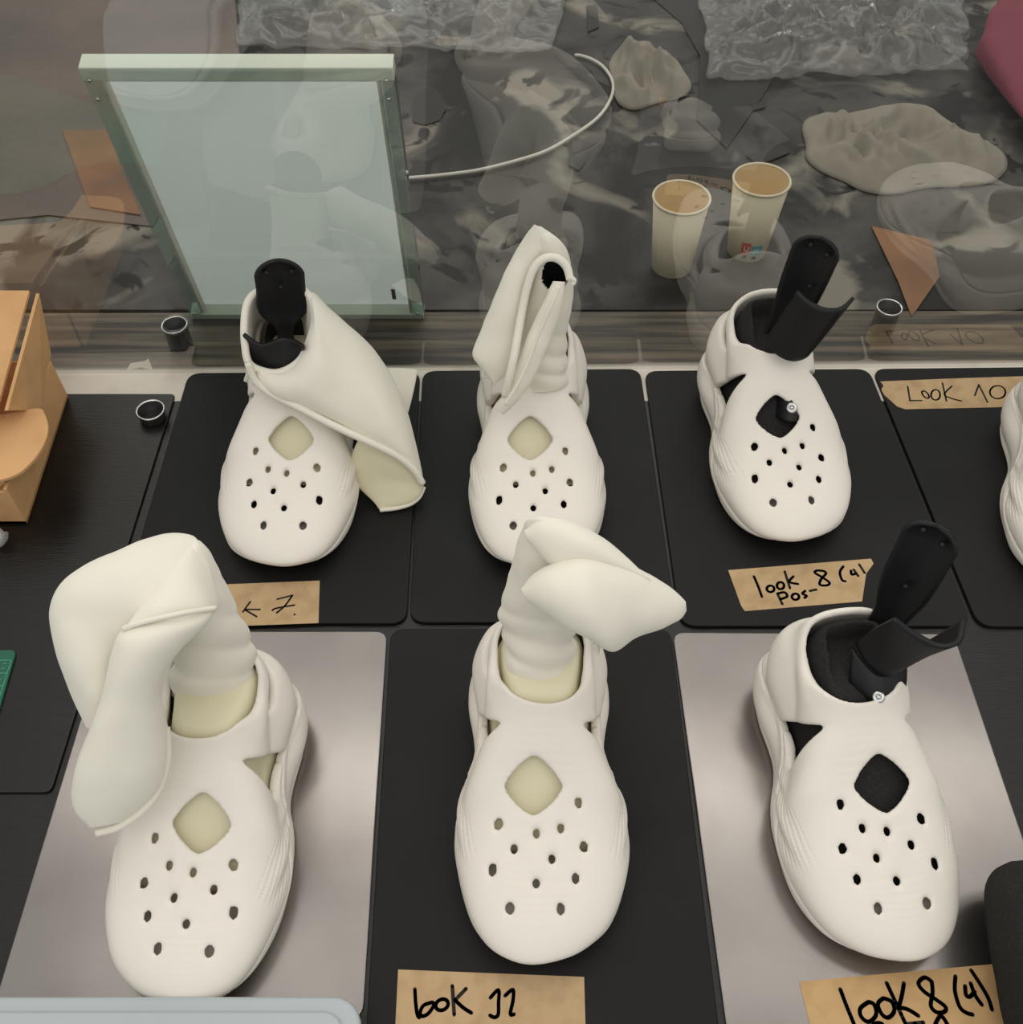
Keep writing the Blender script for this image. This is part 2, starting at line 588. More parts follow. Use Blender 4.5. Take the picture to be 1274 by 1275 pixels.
label_strip('paper_strip', 'kraft paper strip handwritten look 8 (4) pos behind the front right shoe',
            [(155, 175), (1185, 92), (1203, 128), (1150, 200), (1120, 400), (275, 470), (248, 430)],
            [[(340, 220), (370, 290), (398, 368)], ell(460, 310, 27, 23), ell(532, 287, 26, 25),
             [(562, 185), (600, 305)], [(625, 220), (595, 260), (658, 275)],
             [(845, 182), (795, 178), (780, 195), (830, 225), (885, 265), (865, 285), (815, 280), (825, 240), (860, 200), (845, 182)],
             [(985, 148), (960, 190), (975, 245), (1000, 255)], [(1040, 178), (1045, 207), (1075, 200)], [(1060, 172), (1092, 218)],
             [(1100, 135), (1138, 195)], [(510, 345), (545, 420)], [(510, 345), (560, 335), (580, 365), (530, 385)],
             ell(640, 367, 26, 22), [(710, 325), (690, 345), (720, 360), (705, 375)], [(745, 325), (790, 315)]],
            M['kraft'], PT, 0.0023, (880, 680), 0.1727)
label_strip('paper_strip', 'torn kraft tape handwritten look 10 near the back edge at right',
            [(215, 210), (700, 190), (1450, 165), (1450, 390), (1100, 400), (400, 415), (340, 395), (290, 350), (245, 310), (222, 270), (240, 240)],
            [[(418, 248), (435, 352)], [(435, 352), (522, 352)], ell(550, 308, 34, 17, 45), ell(625, 310, 34, 38), [(675, 222), (705, 355)],
             [(745, 245), (690, 305), (740, 335), (815, 355)], [(915, 315), (945, 235)], [(945, 235), (1010, 365)], ell(1085, 290, 58, 48)],
            M['kraft'], PT, 0.0017, (1060, 440), 0.168)
label_strip('paper_strip', 'kraft paper strip handwritten look 7 half hidden behind the front left fabric',
            [(-150, 235), (1100, 185), (1088, 605), (-140, 650)],
            [[(412, 395), (340, 495)], [(510, 472), (365, 472)], [(365, 478), (475, 542)], [(680, 370), (830, 332)], [(830, 332), (760, 430), (675, 505)],
             [(632, 482), (668, 460), (850, 428)], [(850, 518), (853, 524)], ell(150, 490, 45, 50), ell(30, 495, 45, 50), [(-80, 380), (-70, 560)]],
            M['kraft'], PT, 0.0016, (260, 700), 0.1256)

# ------------------------------------------------------------------ the clog: field on a grid, turned into a surface
def surface_nets(f, origin, h):
    s = f < 0
    nx, ny, nz = f.shape
    acc = np.zeros((nx - 1, ny - 1, nz - 1, 3))
    cnt = np.zeros((nx - 1, ny - 1, nz - 1))
    I = np.indices((nx - 1, ny - 1, nz - 1)).transpose(1, 2, 3, 0).astype(float)

    def sl(d):
        return tuple(slice(d[k], f.shape[k] - 1 + d[k]) for k in range(3))
    for ax in range(3):
        o = [k for k in range(3) if k != ax]
        for i in (0, 1):
            for j in (0, 1):
                a = [0, 0, 0]
                a[o[0]], a[o[1]] = i, j
                b = list(a)
                b[ax] = 1
                fa, fb = f[sl(a)], f[sl(b)]
                cr = (fa < 0) != (fb < 0)
                den = np.where(cr, fa - fb, 1)
                t = np.where(cr, fa / den, 0)
                p = np.zeros(I.shape)
                for k in range(3):
                    p[..., k] = a[k]
                p[..., ax] = t
                acc += p * cr[..., None]
                cnt += cr
    m = cnt > 0
    idx = -np.ones(m.shape, int)
    idx[m] = np.arange(m.sum())
    V = ((I[m] + acc[m] / cnt[m][:, None]) * h) + np.array(origin)
    Fs = []
    for ax in range(3):
        o = [(ax + 1) % 3, (ax + 2) % 3]
        a = [slice(None)] * 3
        b = [slice(None)] * 3
        a[ax] = slice(0, -1)
        b[ax] = slice(1, None)
        sa, sb = s[tuple(a)], s[tuple(b)]
        cr = sa != sb
        for k in o:
            c = [slice(None)] * 3
            c[k] = slice(1, -1)
            cr = cr[tuple(c)]
            sa = sa[tuple(c)]
        q = np.argwhere(cr)
        fl_ = sa[cr]
        e0 = np.zeros(3, int)
        e0[o[0]] = 1
        e1 = np.zeros(3, int)
        e1[o[1]] = 1
        base = q + e0 + e1
        # cells around the edge: offsets -1/0 in the two other axes
        quad = []
        for da, db in ((-1, -1), (0, -1), (0, 0), (-1, 0)):
            cidx = base.copy()
            cidx[:, o[0]] += da
            cidx[:, o[1]] += db
            quad.append(idx[cidx[:, 0], cidx[:, 1], cidx[:, 2]])
        quad = np.stack(quad, 1)
        quad[~fl_] = quad[~fl_][:, ::-1]
        Fs.append(quad)
    return V, np.concatenate(Fs)


def np_mesh(name, V, Q):
    me = bpy.data.meshes.new(name)
    me.vertices.add(len(V))
    me.vertices.foreach_set('co', V.astype(np.float32).ravel())
    me.loops.add(len(Q) * 4)
    me.loops.foreach_set('vertex_index', Q.astype(np.int32).ravel())
    me.polygons.add(len(Q))
    me.polygons.foreach_set('loop_start', np.arange(0, len(Q) * 4, 4, dtype=np.int32))
    me.polygons.foreach_set('loop_total', np.full(len(Q), 4, np.int32))
    me.update(calc_edges=True)
    me.validate()
    return me


def smin(a, b, k):
    hh = np.clip(0.5 + 0.5 * (b - a) / k, 0, 1)
    return b + (a - b) * hh - k * hh * (1 - hh)


def smax(a, b, k):
    return -smin(-a, -b, k)


def sstep(x, a, b):
    t = np.clip((x - a) / (b - a), 0, 1)
    return t * t * (3 - 2 * t)


def spl(xs, P):
    """smooth curve through points (cubic Hermite)"""
    X = np.array([p[0] for p in P])
    Yv = np.array([p[1] for p in P])
    mm = np.gradient(Yv, X)
    i = np.clip(np.searchsorted(X, xs) - 1, 0, len(X) - 2)
    t = np.clip((xs - X[i]) / (X[i + 1] - X[i]), 0, 1)
    hw = X[i + 1] - X[i]
    return ((2 * t ** 3 - 3 * t ** 2 + 1) * Yv[i] + (t ** 3 - 2 * t ** 2 + t) * hw * mm[i] + (-2 * t ** 3 + 3 * t ** 2) * Yv[i + 1] + (t ** 3 - t ** 2) * hw * mm[i + 1])


# planform of the sole: s from the toe (0) to the heel, half outline left and right
LEN = 0.230
OUT_L = [(-0.0075, 0.0), (-0.0290, 0.0095), (-0.0430, 0.0260), (-0.0525, 0.0500), (-0.0568, 0.0720), (-0.0570, 0.0960), (-0.0520, 0.1220), (-0.0470, 0.1430),
         (-0.0470, 0.1610), (-0.0498, 0.1830), (-0.0488, 0.2020), (-0.0405, 0.2185), (-0.0240, 0.2278)]
OUT_R = [(-0.0075, 0.0), (0.0150, 0.0050), (0.0320, 0.0145), (0.0465, 0.0290), (0.0570, 0.0530), (0.0605, 0.0790), (0.0585, 0.1040), (0.0510, 0.1300), (0.0460, 0.1480),
         (0.0460, 0.1650), (0.0482, 0.1840), (0.0472, 0.2020), (0.0405, 0.2185), (0.0240, 0.2278), (0.0, LEN)]


def planform_sdf(X, S):
    P = [Vector((p[0], p[1], 0)) for p in OUT_L] + [Vector((p[0], p[1], 0)) for p in reversed(OUT_R)][:-1]
    C = catmull(P, 8, True)
    A = np.array([(c.x, c.y) for c in C])
    B = np.roll(A, -1, 0)
    d = np.full(X.shape, 1e9)
    ins = np.zeros(X.shape, bool)
    for (ax, ay), (bx, by) in zip(A, B):
        ex, ey = bx - ax, by - ay
        wx, wy = X - ax, S - ay
        t = np.clip((wx * ex + wy * ey) / (ex * ex + ey * ey + 1e-12), 0, 1)
        d = np.minimum(d, (wx - t * ex) ** 2 + (wy - t * ey) ** 2)
        c = ((ay > S) != (by > S)) & (X < (bx - ax) * (S - ay) / (by - ay + 1e-12) + ax)
        ins ^= c
    d = np.sqrt(d)
    return np.where(ins, d, -d)     # positive inside


CREST = [(-0.02, 0.032), (0.0, 0.033), (0.02, 0.037), (0.05, 0.045), (0.08, 0.056), (0.105, 0.068), (0.125, 0.082), (0.145, 0.098), (0.163, 0.125), (0.185, 0.165), (0.24, 0.220)]
COLLAR = [(0.0, 0.165), (0.105, 0.152), (0.122, 0.138), (0.134, 0.119), (0.145, 0.1010), (0.155, 0.0930), (0.166, 0.0930), (0.182, 0.103), (0.205, 0.119), (0.235, 0.130)]
HOLES = [(0.0249, 0.0953), (-0.0278, 0.0822), (-0.0028, 0.0764), (0.0131, 0.0798), (-0.0174, 0.0672), (0.0282, 0.0696), (0.0074, 0.0617),
         (-0.0314, 0.0555), (0.0226, 0.0508), (-0.0027, 0.0471), (-0.0195, 0.0329), (0.0131, 0.0329)]


def blur3(f, n=1):
    for _ in range(n):
        for ax in range(3):
            f = 0.25 * np.roll(f, 1, ax) + 0.5 * f + 0.25 * np.roll(f, -1, ax)
    return f


class Clog:
    def __init__(self, h):
        self.h = h
        x = np.arange(-0.072, 0.0725, h)
        s = np.arange(-0.008, 0.2475, h)
        z = np.arange(-0.006, 0.150, h)
        self.org = (x[0], s[0], z[0])
        X2, S2 = np.meshgrid(x, s, indexing='ij')
        d2 = planform_sdf(X2, S2)
        for _ in range(int(0.006 / h)):
            d2 = (d2 + np.roll(d2, 1, 0) + np.roll(d2, -1, 0) + np.roll(d2, 1, 1) + np.roll(d2, -1, 1)) / 5
        self.X, self.S, self.Z = np.meshgrid(x, s, z, indexing='ij')
        self.D = d2[:, :, None] * np.ones_like(self.Z)
        S, Z = self.S, self.Z
        self.crest = spl(s, CREST)[None, :, None] * np.ones_like(Z)
        self.nrm = np.sqrt(1 + np.clip((spl(s + 0.001, CREST) - spl(s - 0.001, CREST)) / 0.002, 0, 1.6) ** 2)[None, :, None]
        Se = S2 - np.minimum(20 * (X2 - 0.002) ** 2, 0.016)
        self.collar = spl(Se, COLLAR)[:, :, None] * np.ones_like(Z)
        self.cslope = np.sqrt(1 + np.clip((spl(Se + 0.0005, COLLAR) - spl(Se - 0.0005, COLLAR)) / 0.001, -6, 6) ** 2)[:, :, None]
        self.zs = spl(s, [(-0.02, 0.018), (0.03, 0.020), (0.08, 0.022), (0.13, 0.030), (0.17, 0.040), (0.25, 0.048)])[None, :, None] * np.ones_like(Z)
        self.zb = (0.019 * np.clip(1 - s / 0.055, 0, 2) ** 2 + 0.005 * np.clip((s - 0.200) / 0.028, 0, 2) ** 2)[None, :, None] * np.ones_like(Z)
        t = np.clip((Z - self.zs) / np.maximum(self.crest - self.zs, 0.004), 0, 1)
        Wi = 0.047
        pw = (2.1 + 1.1 * sstep(S, 0.085, 0.125) * (1 - sstep(S, 0.165, 0.19)))
        dome = Wi * (1 - np.clip(1 - t ** pw, 0, 1) ** (1 / np.minimum(pw, 2.6)))
        lean = sstep(S, 0.12, 0.19) * np.clip(Z - self.zs, 0, 1) * 0.16
        tuck = 0.004 * sstep(S, 0.10, 0.135) * (1 - sstep(S, 0.17, 0.20)) * sstep(Z, 0.028, 0.045)
        foot = 0.004 * np.clip((0.008 - (Z - self.zb)) / 0.008, 0, 1) ** 2
        self.inset0 = dome + lean + tuck
        # flowing ribs on the heel and forefoot side walls
        th = np.arctan2(Z - 0.012, np.maximum(S - 0.098, 0.004))
        rib_h = np.abs(np.sin((th + 0.05) * 8.6)) * sstep(S, 0.13, 0.185) * (1 - sstep(Z, 0.082, 0.10)) * 0.0058
        th2 = np.arctan2(Z - 0.014, np.maximum(0.150 - S, 0.004))
        rib_f = np.abs(np.sin((th2 + 0.12) * 9.5)) * sstep(S, 0.05, 0.085) * (1 - sstep(S, 0.115, 0.145)) * (1 - sstep(Z, 0.030, 0.042)) * 0.0030
        self.inset = self.inset0 + foot - rib_h + 0.0022 * sstep(S, 0.13, 0.185) - rib_f + 0.0012 * sstep(S, 0.05, 0.085) * (1 - sstep(S, 0.115, 0.145))
        self.out = smax(smax(-(self.D - self.inset), Z - self.crest, 0.006), self.zb - Z, 0.003)

    def shell(self):
        X, S, Z = self.X, self.S, self.Z
        tk = 0.0055
        inn = smax(smax(-(self.D - self.inset0 - tk - 0.0015), Z - (self.crest - tk * self.nrm), 0.006), 0.024 - Z, 0.004)
        f = smax(self.out, -inn, 0.0025)
        f = smax(f, (Z - self.collar) / self.cslope, 0.0035)
        up = Z > 0.026
        for hx, hs in HOLES:
            r = (np.sqrt(((X - hx) / 0.0020) ** 2 + ((S - hs) / 0.0029) ** 2) - 1) * 0.0024
            r = np.where(up, r, 0.05)
            f = smax(f, -r, 0.0022)
            dx, ds = X - hx * 1.03, S - hs
            tt = np.clip(-ds / 0.010, 0, 1)
            cap = np.sqrt(dx ** 2 + (ds + tt * 0.010) ** 2) - 0.0026 * (1 - 0.5 * tt)
            gr = np.maximum(cap, -self.out - 0.0016 * (1 - tt))
            gr = np.where(up, gr, 0.05)
            f = smax(f, -gr, 0.002)
        # rounded diamond window
        p = 1.32
        dia = ((np.abs((X + 0.005) / 0.0185) ** p + np.abs((S - 0.104) / 0.0165) ** p) ** (1 / p) - 1) * 0.014
        f = smax(f, -np.where(Z > 0.032, dia, 0.05), 0.004)
        # three cornered side windows
        a = 0.040 - Z
        b = ((Z - 0.040) * 0.25 + (0.130 - S)) / 1.03
        c = ((Z - 0.040) * 0.62 + (S - 0.168)) / 1.18
        tri = smax(smax(a, b, 0.004), c, 0.004)
        tri = np.where(np.abs(X) > 0.018, tri, 0.05)
        f = smax(f, -tri, 0.0025)
        # slim slit below the collar at the heel
        sz = Z - (self.collar - 0.015)
        slit = np.maximum(np.abs(sz) - 0.0026 * np.clip(1 - ((S - 0.193) / 0.017) ** 2, 0, 1), np.abs(S - 0.193) - 0.017)
        slit = np.where(X < -0.02, slit, 0.05)
        f = smax(f, -slit, 0.002)
        # soft groove across the instep just under the diamond is left out
        return blur3(f, 1)

    def pieces(self):
        f = self.shell()
        zsp = spl(self.S[0, :, 0], [(-0.02, 0.017), (0.03, 0.015), (0.08, 0.017), (0.13, 0.030), (0.17, 0.040), (0.25, 0.036)])[None, :, None]
        up = smax(f, zsp + 0.0003 - self.Z, 0.0022)
        so = smax(f, self.Z - zsp + 0.0003, 0.0022)
        return up, so

    def foot(self, gap, top, drop, toe=0.022):
        inn = smax(-(self.D - self.inset0 - 0.007 - gap), self.Z - (self.crest - drop), 0.008)
        inn = smax(inn, 0.0255 - self.Z, 0.005)
        inn = smax(inn, toe - self.S, 0.01)
        return smax(inn, self.Z - top, 0.006)

    def mesh(self, name, f, mirror=False):
        V, Q = surface_nets(f, self.org, self.h)
        # local frame: toe towards -y, centred
        V = V.copy()
        V[:, 1] -= 0.119
        E = np.concatenate([Q[:, [0, 1]], Q[:, [1, 2]], Q[:, [2, 3]], Q[:, [3, 0]]])
        deg = np.bincount(E[:, 0], minlength=len(V))[:, None] + 1e-9
        for lam in (0.6, -0.62) * 5:
            acc = np.stack([np.bincount(E[:, 0], weights=V[E[:, 1], k], minlength=len(V)) for k in range(3)], 1)
            V = V + lam * (acc / deg - V)
        if mirror:
            V[:, 0] *= -1
            Q = Q[:, ::-1]
        return np_mesh(name, V, Q)


fine = Clog(0.0014)
f_up, f_so = fine.pieces()
ME = {}
for k, mir in (('A', False), ('B', True)):
    ME['upper' + k] = fine.mesh('upper', f_up, mir)
    ME['sole' + k] = fine.mesh('sole', f_so, mir)
coarse = Clog(0.0022)
f_ft = coarse.foot(0.003, 0.098, 0.0135, 0.070)
fx = coarse.foot(0.004, 0.148, 0.015, 0.012)
fx = smax(fx, 0.150 - coarse.S - 10 * np.clip(0.088 - coarse.Z, 0, 1), 0.003)
slot = smax(smax(np.abs(coarse.X) - 0.017, np.abs(coarse.S - 0.174) - 0.024, 0.004), 0.094 - coarse.Z, 0.004)
fx = smax(fx, -slot, 0.003)
for k, mir in (('A', False), ('B', True)):
    ME['sockfoot' + k] = coarse.mesh('foot', blur3(f_ft), mir)
    ME['formfoot' + k] = coarse.mesh('foot', blur3(fx), mir)


def part(name, key, m, parent):
    me = ME[key]
    if not me.materials:
        me.materials.append(m)
        me.polygons.foreach_set('use_smooth', [True] * len(me.polygons))
    o = bpy.data.objects.new(name, me)
    COL.objects.link(o)
    o.parent = parent
    return o


def clog(label, toe, yaw, z, side):
    """toe = where the front of the sole stands"""
    c, s = math.cos(yaw), math.sin(yaw)
    # local toe at (0,-0.119) -> world
    loc = (toe[0] - 0.119 * s, toe[1] + 0.119 * c, z)
    t = thing('clog_shoe', label, 'shoe', loc, yaw, 'white foam clogs on display plates')
    part('upper', 'upper' + side, M['foam'], t)
    part('sole', 'sole' + side, M['foam'], t)
    return t


R = math.radians
SHOES = dict(
    mid=clog('white perforated clog in the front row standing above the look 11 paper', (0.0180, 0.173), R(-1), PT + 0.0002, 'A'),
    left=clog('white perforated clog on the front left steel plate with fabric drooping over it', (-0.2125, 0.148), R(-2.5), 0.0022, 'B'),
    right=clog('white clog on the front right steel plate with black foot form and slanted stance', (0.2545, 0.175), R(6), 0.0022, 'B'),
    bleft=clog('white clog at the back left above the look 7 paper under a draped boot', (-0.1940, 0.485), R(0), PT + 0.0002, 'B'),
    bmid=clog('white clog in the middle of the back row under a hooded boot', (0.0210, 0.485), R(0), PT + 0.0002, 'A'),
    bright=clog('white clog in the back row above the look 8 (4) pos paper, black form inside', (0.2445, 0.511), R(4), PT + 0.0002, 'A'),
    edge=clog('white clog beside the look 10 tape, mostly cut off by the right edge', (0.476, 0.455), R(-9), PT + 0.0002, 'B'),
)


def foot_thing(name, label, cat, shoe, key, m, grp):
    t = thing(name, label, cat, tuple(SHOES[shoe].location), SHOES[shoe].rotation_euler[2], grp)
    part('foot', key, m, t)
    return t


# ------------------------------------------------------------------ foot forms with leg plates
def sheet(name, rows, th, m, parent, sub=5):
    """rows of points -> smooth curved sheet of real thickness"""
    rows = [catmull([Vector(p) for p in r], sub) for r in rows]
    cols = list(zip(*rows))
    cols = [catmull(list(c), sub) if len(c) > 2 else [c[0].lerp(c[1], k / 8) for k in range(9)] for c in cols]
    bm = bmesh.new()
    G = [[bm.verts.new(p) for p in c] for c in cols]
    for i in range(len(G) - 1):
        for j in range(len(G[0]) - 1):
            bm.faces.new((G[i][j], G[i + 1][j], G[i + 1][j + 1], G[i][j + 1]))
    bmesh.ops.recalc_face_normals(bm, faces=bm.faces)
    bmesh.ops.solidify(bm, geom=bm.faces[:], thickness=th)
    return bm_obj(name, bm, m, parent, True)


def blade(parent, base, top, zb, zt, prof, bow=0.007, th=0.003, holes=()):
    A, B = at(*base, zb), at(*top, zt)
    ax = B - A
    L = ax.length
    d = viewdir((A + B) / 2)
    w = ax.cross(d).normalized()
    n = w.cross(ax).normalized()
    if n.dot(d) < 0:
        n = -n
    bm = bmesh.new()
    NU, NT = 14, 40
    G = []
    for i in range(NT + 1):
        t = i / NT
        hw = float(spl(np.array([t]), prof)[0])
        rr = 0.95 * prof[-1][1]
        if (1 - t) * L < rr:
            q = 1 - (1 - t) * L / rr
            hw *= math.sqrt(max(0.0, 1 - q * q) * 0.96 + 0.04 * (1 - q)) + 0.02
        G.append([bm.verts.new(A + ax * t + w * (hw * (2 * k / NU - 1)) + n * (bow * (1 - (2 * k / NU - 1) ** 2) * hw / 0.02)) for k in range(NU + 1)])
    for i in range(NT):
        for k in range(NU):
            bm.faces.new((G[i][k], G[i][k + 1], G[i + 1][k + 1], G[i + 1][k]))
    bmesh.ops.recalc_face_normals(bm, faces=bm.faces)
    bmesh.ops.solidify(bm, geom=bm.faces[:], thickness=th)
    o = bm_obj('shin_plate', bm, M['black_plastic'], parent, True)
    for (t, k) in holes:
        c = A + ax * t + w * k - d * 0.0015
        bm = bmesh.new()
        bmesh.ops.create_uvsphere(bm, u_segments=12, v_segments=8, radius=0.0022)
        for v in bm.verts:
            v.co = c + v.co * 1.0
        bm_obj('rivet', bm, M['black_plastic'], o, True)
    return o


def screw(parent, p, r=0.0042):
    d = -viewdir(p)
    q = d.to_track_quat('Z', 'Y')
    V, Fc = [], []
    prof = [(0.0, 0.0022), (0.0016, 0.0022), (0.0017, 0.0012), (0.0019, 0.0022), (r * 0.86, 0.0020), (r, 0.0012), (r, -0.002)]
    n = 20
    for (a, z) in prof:
        for i in range(n):
            V.append(p + q @ Vector((a * math.cos(2 * PI * i / n), a * math.sin(2 * PI * i / n), z)))
    for j in range(len(prof) - 1):
        for i in range(n):
            a, b = j * n + i, j * n + (i + 1) % n
            Fc.append((a, b, b + n, a + n))
    return mesh_obj('screw', V, Fc, M['chrome'], parent)


PROF = [(0.0, 0.0125), (0.25, 0.0125), (0.42, 0.0165), (0.7, 0.0185), (1.0, 0.0185)]
GF = 'black foot forms standing inside the clogs'
f1 = foot_thing('foot_form', 'black foot form with silver screw in the front right clog, leg plates leaning right', 'foot form', 'right', 'formfootB', M['black_foam'], GF)
blade(f1, (1092, 800), (1168, 652), 0.095, 0.205, PROF, holes=((0.92, 0.006), (0.88, -0.008), (0.5, 0.0)))
sheet('calf_cuff', [[at(1064, 800, 0.118), at(1078, 826, 0.112), at(1100, 842, 0.110), at(1121, 836, 0.112), at(1133, 814, 0.118)],
                    [at(1088, 784, 0.142), at(1106, 807, 0.135), at(1137, 821, 0.133), at(1160, 815, 0.135), at(1172, 793, 0.142)],
                    [at(1113, 773, 0.166), at(1134, 788, 0.160), at(1170, 806, 0.157), at(1197, 801, 0.160), at(1204, 772, 0.166)]], 0.0032, M['black_plastic'], f1)
sheet('tongue_strap', [[at(1062, 806, 0.112), at(1092, 840, 0.106), at(1126, 818, 0.110)],
                       [at(1060, 850, 0.094), at(1096, 870, 0.097), at(1124, 853, 0.091)],
                       [at(1068, 884, 0.072), at(1100, 893, 0.077), at(1120, 880, 0.068)]], 0.003, M['black_plastic'], f1)
screw(f1, at(1094, 868, 0.1000))

f2 = foot_thing('foot_form', 'black foot form in the back right clog, tall plate behind a curved cuff', 'foot form', 'bright', 'formfootA', M['black_foam'], GF)
blade(f2, (972, 420), (1024, 294), 0.105, 0.212, [(0.0, 0.0150), (0.25, 0.0160), (0.5, 0.0185), (0.8, 0.0195), (1.0, 0.0195)], holes=((0.9, 0.006), (0.86, -0.009), (0.55, -0.006)))
sheet('calf_cuff', [[at(957, 420, 0.116), at(967, 438, 0.110), at(985, 447, 0.108), at(1003, 441, 0.110), at(1012, 424, 0.116)],
                    [at(976, 392, 0.142), at(985, 408, 0.137), at(1004, 417, 0.134), at(1025, 413, 0.137), at(1037, 398, 0.142)],
                    [at(995, 360, 0.172), at(1006, 371, 0.168), at(1025, 382, 0.165), at(1046, 382, 0.168), at(1061, 369, 0.172)]], 0.0032, M['black_plastic'], f2)
sheet('tongue_strap', [[at(955, 440, 0.088), at(978, 452, 0.087), at(1002, 440, 0.088)],
                       [at(966, 492, 0.0690), at(985, 500, 0.0745), at(1003, 490, 0.0690)],
                       [at(966, 518, 0.0590), at(985, 526, 0.0650), at(1003, 516, 0.0590)]], 0.002, M['black_plastic'], f2)
screw(f2, at(986, 508, 0.0740), 0.0048)

f3 = foot_thing('foot_form', 'black foot form wrapped in white fabric in the back left clog', 'foot form', 'bleft', 'formfootB', M['black_foam'], GF)
blade(f3, (357, 432), (346, 322), 0.105, 0.200, [(0.0, 0.0085), (0.26, 0.0090), (0.36, 0.0170), (0.7, 0.0200), (1.0, 0.0195)], holes=((0.86, 0.010), (0.86, -0.010), (0.7, 0.0)))
sheet('calf_cuff', [[at(318, 446, 0.118), at(326, 458, 0.114), at(345, 463, 0.112), at(366, 459, 0.114), at(376, 446, 0.118)],
                    [at(312, 430, 0.132), at(327, 442, 0.128), at(350, 442, 0.126), at(370, 441, 0.128), at(379, 434, 0.132)],
                    [at(305, 414, 0.150), at(325, 427, 0.142), at(350, 420, 0.140), at(367, 422, 0.142), at(380, 430, 0.146)]], 0.0032, M['black_plastic'], f3)

f4 = foot_thing('foot_form', 'black foot form glimpsed through the hole of the hooded boot', 'foot form', 'bmid', 'formfootA', M['black_foam'], GF)
blade(f4, (684, 440), (687, 316), 0.105, 0.200, [(0.0, 0.0085), (0.4, 0.012), (1.0, 0.013)])


# ------------------------------------------------------------------ fabric
def cloth(name, rings, m, parent, n=48, sub=8, wr=0.0012, fr=45, fold=None, pw=2.0, hole=None, seed=0, sag=0.0):
    """a soft tube of cloth: each ring has a left end, a right end and a half depth"""
    Ls = catmull([at(*r[0]) for r in rings], sub)
    Rs = catmull([at(*r[1]) for r in rings], sub)
    Ts = [v.x for v in catmull([Vector((r[2], 0, 0)) for r in rings], sub)]
    V, Fc = [], []
    N = len(Ls)
    for i in range(N):
        c = (Ls[i] + Rs[i]) / 2
        a = (Rs[i] - Ls[i]) / 2
        d = viewdir(c)
        an = a.normalized()
        j0, j1 = max(i - 1, 0), min(i + 1, N - 1)
        tg = ((Ls[j1] + Rs[j1]) - (Ls[j0] + Rs[j0])).normalized()
        sg = sag * max(0.0, 1 - 1.1 * i / (N - 1))
        b = (d - an * d.dot(an)).normalized() * max(Ts[i], 0.0005)
        for k in range(n):
            q = 2 * PI * k / n
            co, si = math.cos(q), math.sin(q)
            e = 2.0 / pw
            x = math.copysign(abs(co) ** e, co)
            y = math.copysign(abs(si) ** e, si)
            p = c + a * x + b * y + tg * (sg * (min(0.0, y) if True else 0))
            nr = (a * co / max(a.length, 1e-4) + b * si / max(b.length, 1e-4))
            off = wr * (noise.noise(p * fr + Vector((seed, 0, 0))) + 0.5 * noise.noise(p * fr * 2.3 + Vector((0, seed, 0))))
            if fold:
                amp, cnt, skew = fold[:3]
                ph = 2 * PI * cnt * i / (N - 1) + skew * co + 1.5 * noise.noise(p * 18 + Vector((seed, 3, 1)))
                w = 1.0
                if len(fold) > 3:
                    t = i / (N - 1)
                    w = max(0.0, 1 - abs(t - fold[3]) / fold[4])
                off += amp * w * (abs(math.sin(ph / 2)) - 0.6)
            V.append(p + nr * off)
    for i in range(N - 1):
        for k in range(n):
            f = (i * n + k, i * n + (k + 1) % n, (i + 1) * n + (k + 1) % n, (i + 1) * n + k)
            if hole and hole((i + 0.5) / (N - 1), 2 * PI * (k + 0.5) / n):
                continue
            Fc.append(f)
    Fc.append(tuple(reversed(range(n))))
    Fc.append(tuple(range((N - 1) * n, N * n)))
    o = mesh_obj(name, V, Fc, m, parent)
    if hole:
        md = o.modifiers.new('thick', 'SOLIDIFY')
        md.thickness = 0.0018
    return o


def seam(name, pts, r, parent, m=None, sub=6):
    return tube(name, [at(*p) for p in pts], r, m or M['fabric'], parent, sub, 8)


GK = 'white fabric boots worn by the clogs'
# front left: tall boot folded over to the left, its sleeve drooping on the toe
k1 = foot_thing('fabric_boot', 'white fabric boot in the front left clog, top folded over and sleeve drooping', 'fabric boot', 'left', 'sockfootB', M['lining'], GK)
cloth('leg', [((214, 858, .085), (316, 856, .085), .024), ((213, 842, .100), (318, 834, .100), .026), ((216, 822, .115), (317, 808, .115), .027),
              ((222, 798, .135), (307, 783, .135), .028), ((226, 768, .155), (295, 757, .155), .028), ((228, 735, .175), (281, 730, .175), .026), ((231, 706, .192), (268, 705, .192), .020),
              ((236, 685, .202), (259, 685, .202), .012), ((242, 672, .208), (249, 673, .208), .003)],
      M['fabric'], k1, fold=(0.0042, 5.5, 1.8, 0.25, 0.45), wr=0.0010, sag=0.016)
cloth('folded_top', [((250, 678, .206), (262, 704, .198), .003), ((240, 667, .207), (268, 734, .182), .012), ((215, 664, .208), (268, 760, .180), .020), ((178, 672, .208), (256, 776, .185), .026), ((142, 692, .205), (205, 796, .185), .028),
                     ((104, 711, .200), (170, 806, .182), .027), ((74, 733, .195), (148, 822, .178), .024), ((62, 770, .186), (140, 850, .170), .022), ((72, 820, .172), (134, 880, .158), .018),
                     ((90, 866, .155), (130, 900, .146), .012), ((111, 908, .140), (126, 912, .136), .004)],
      M['fabric'], k1, wr=0.0022, fr=26, seed=3)
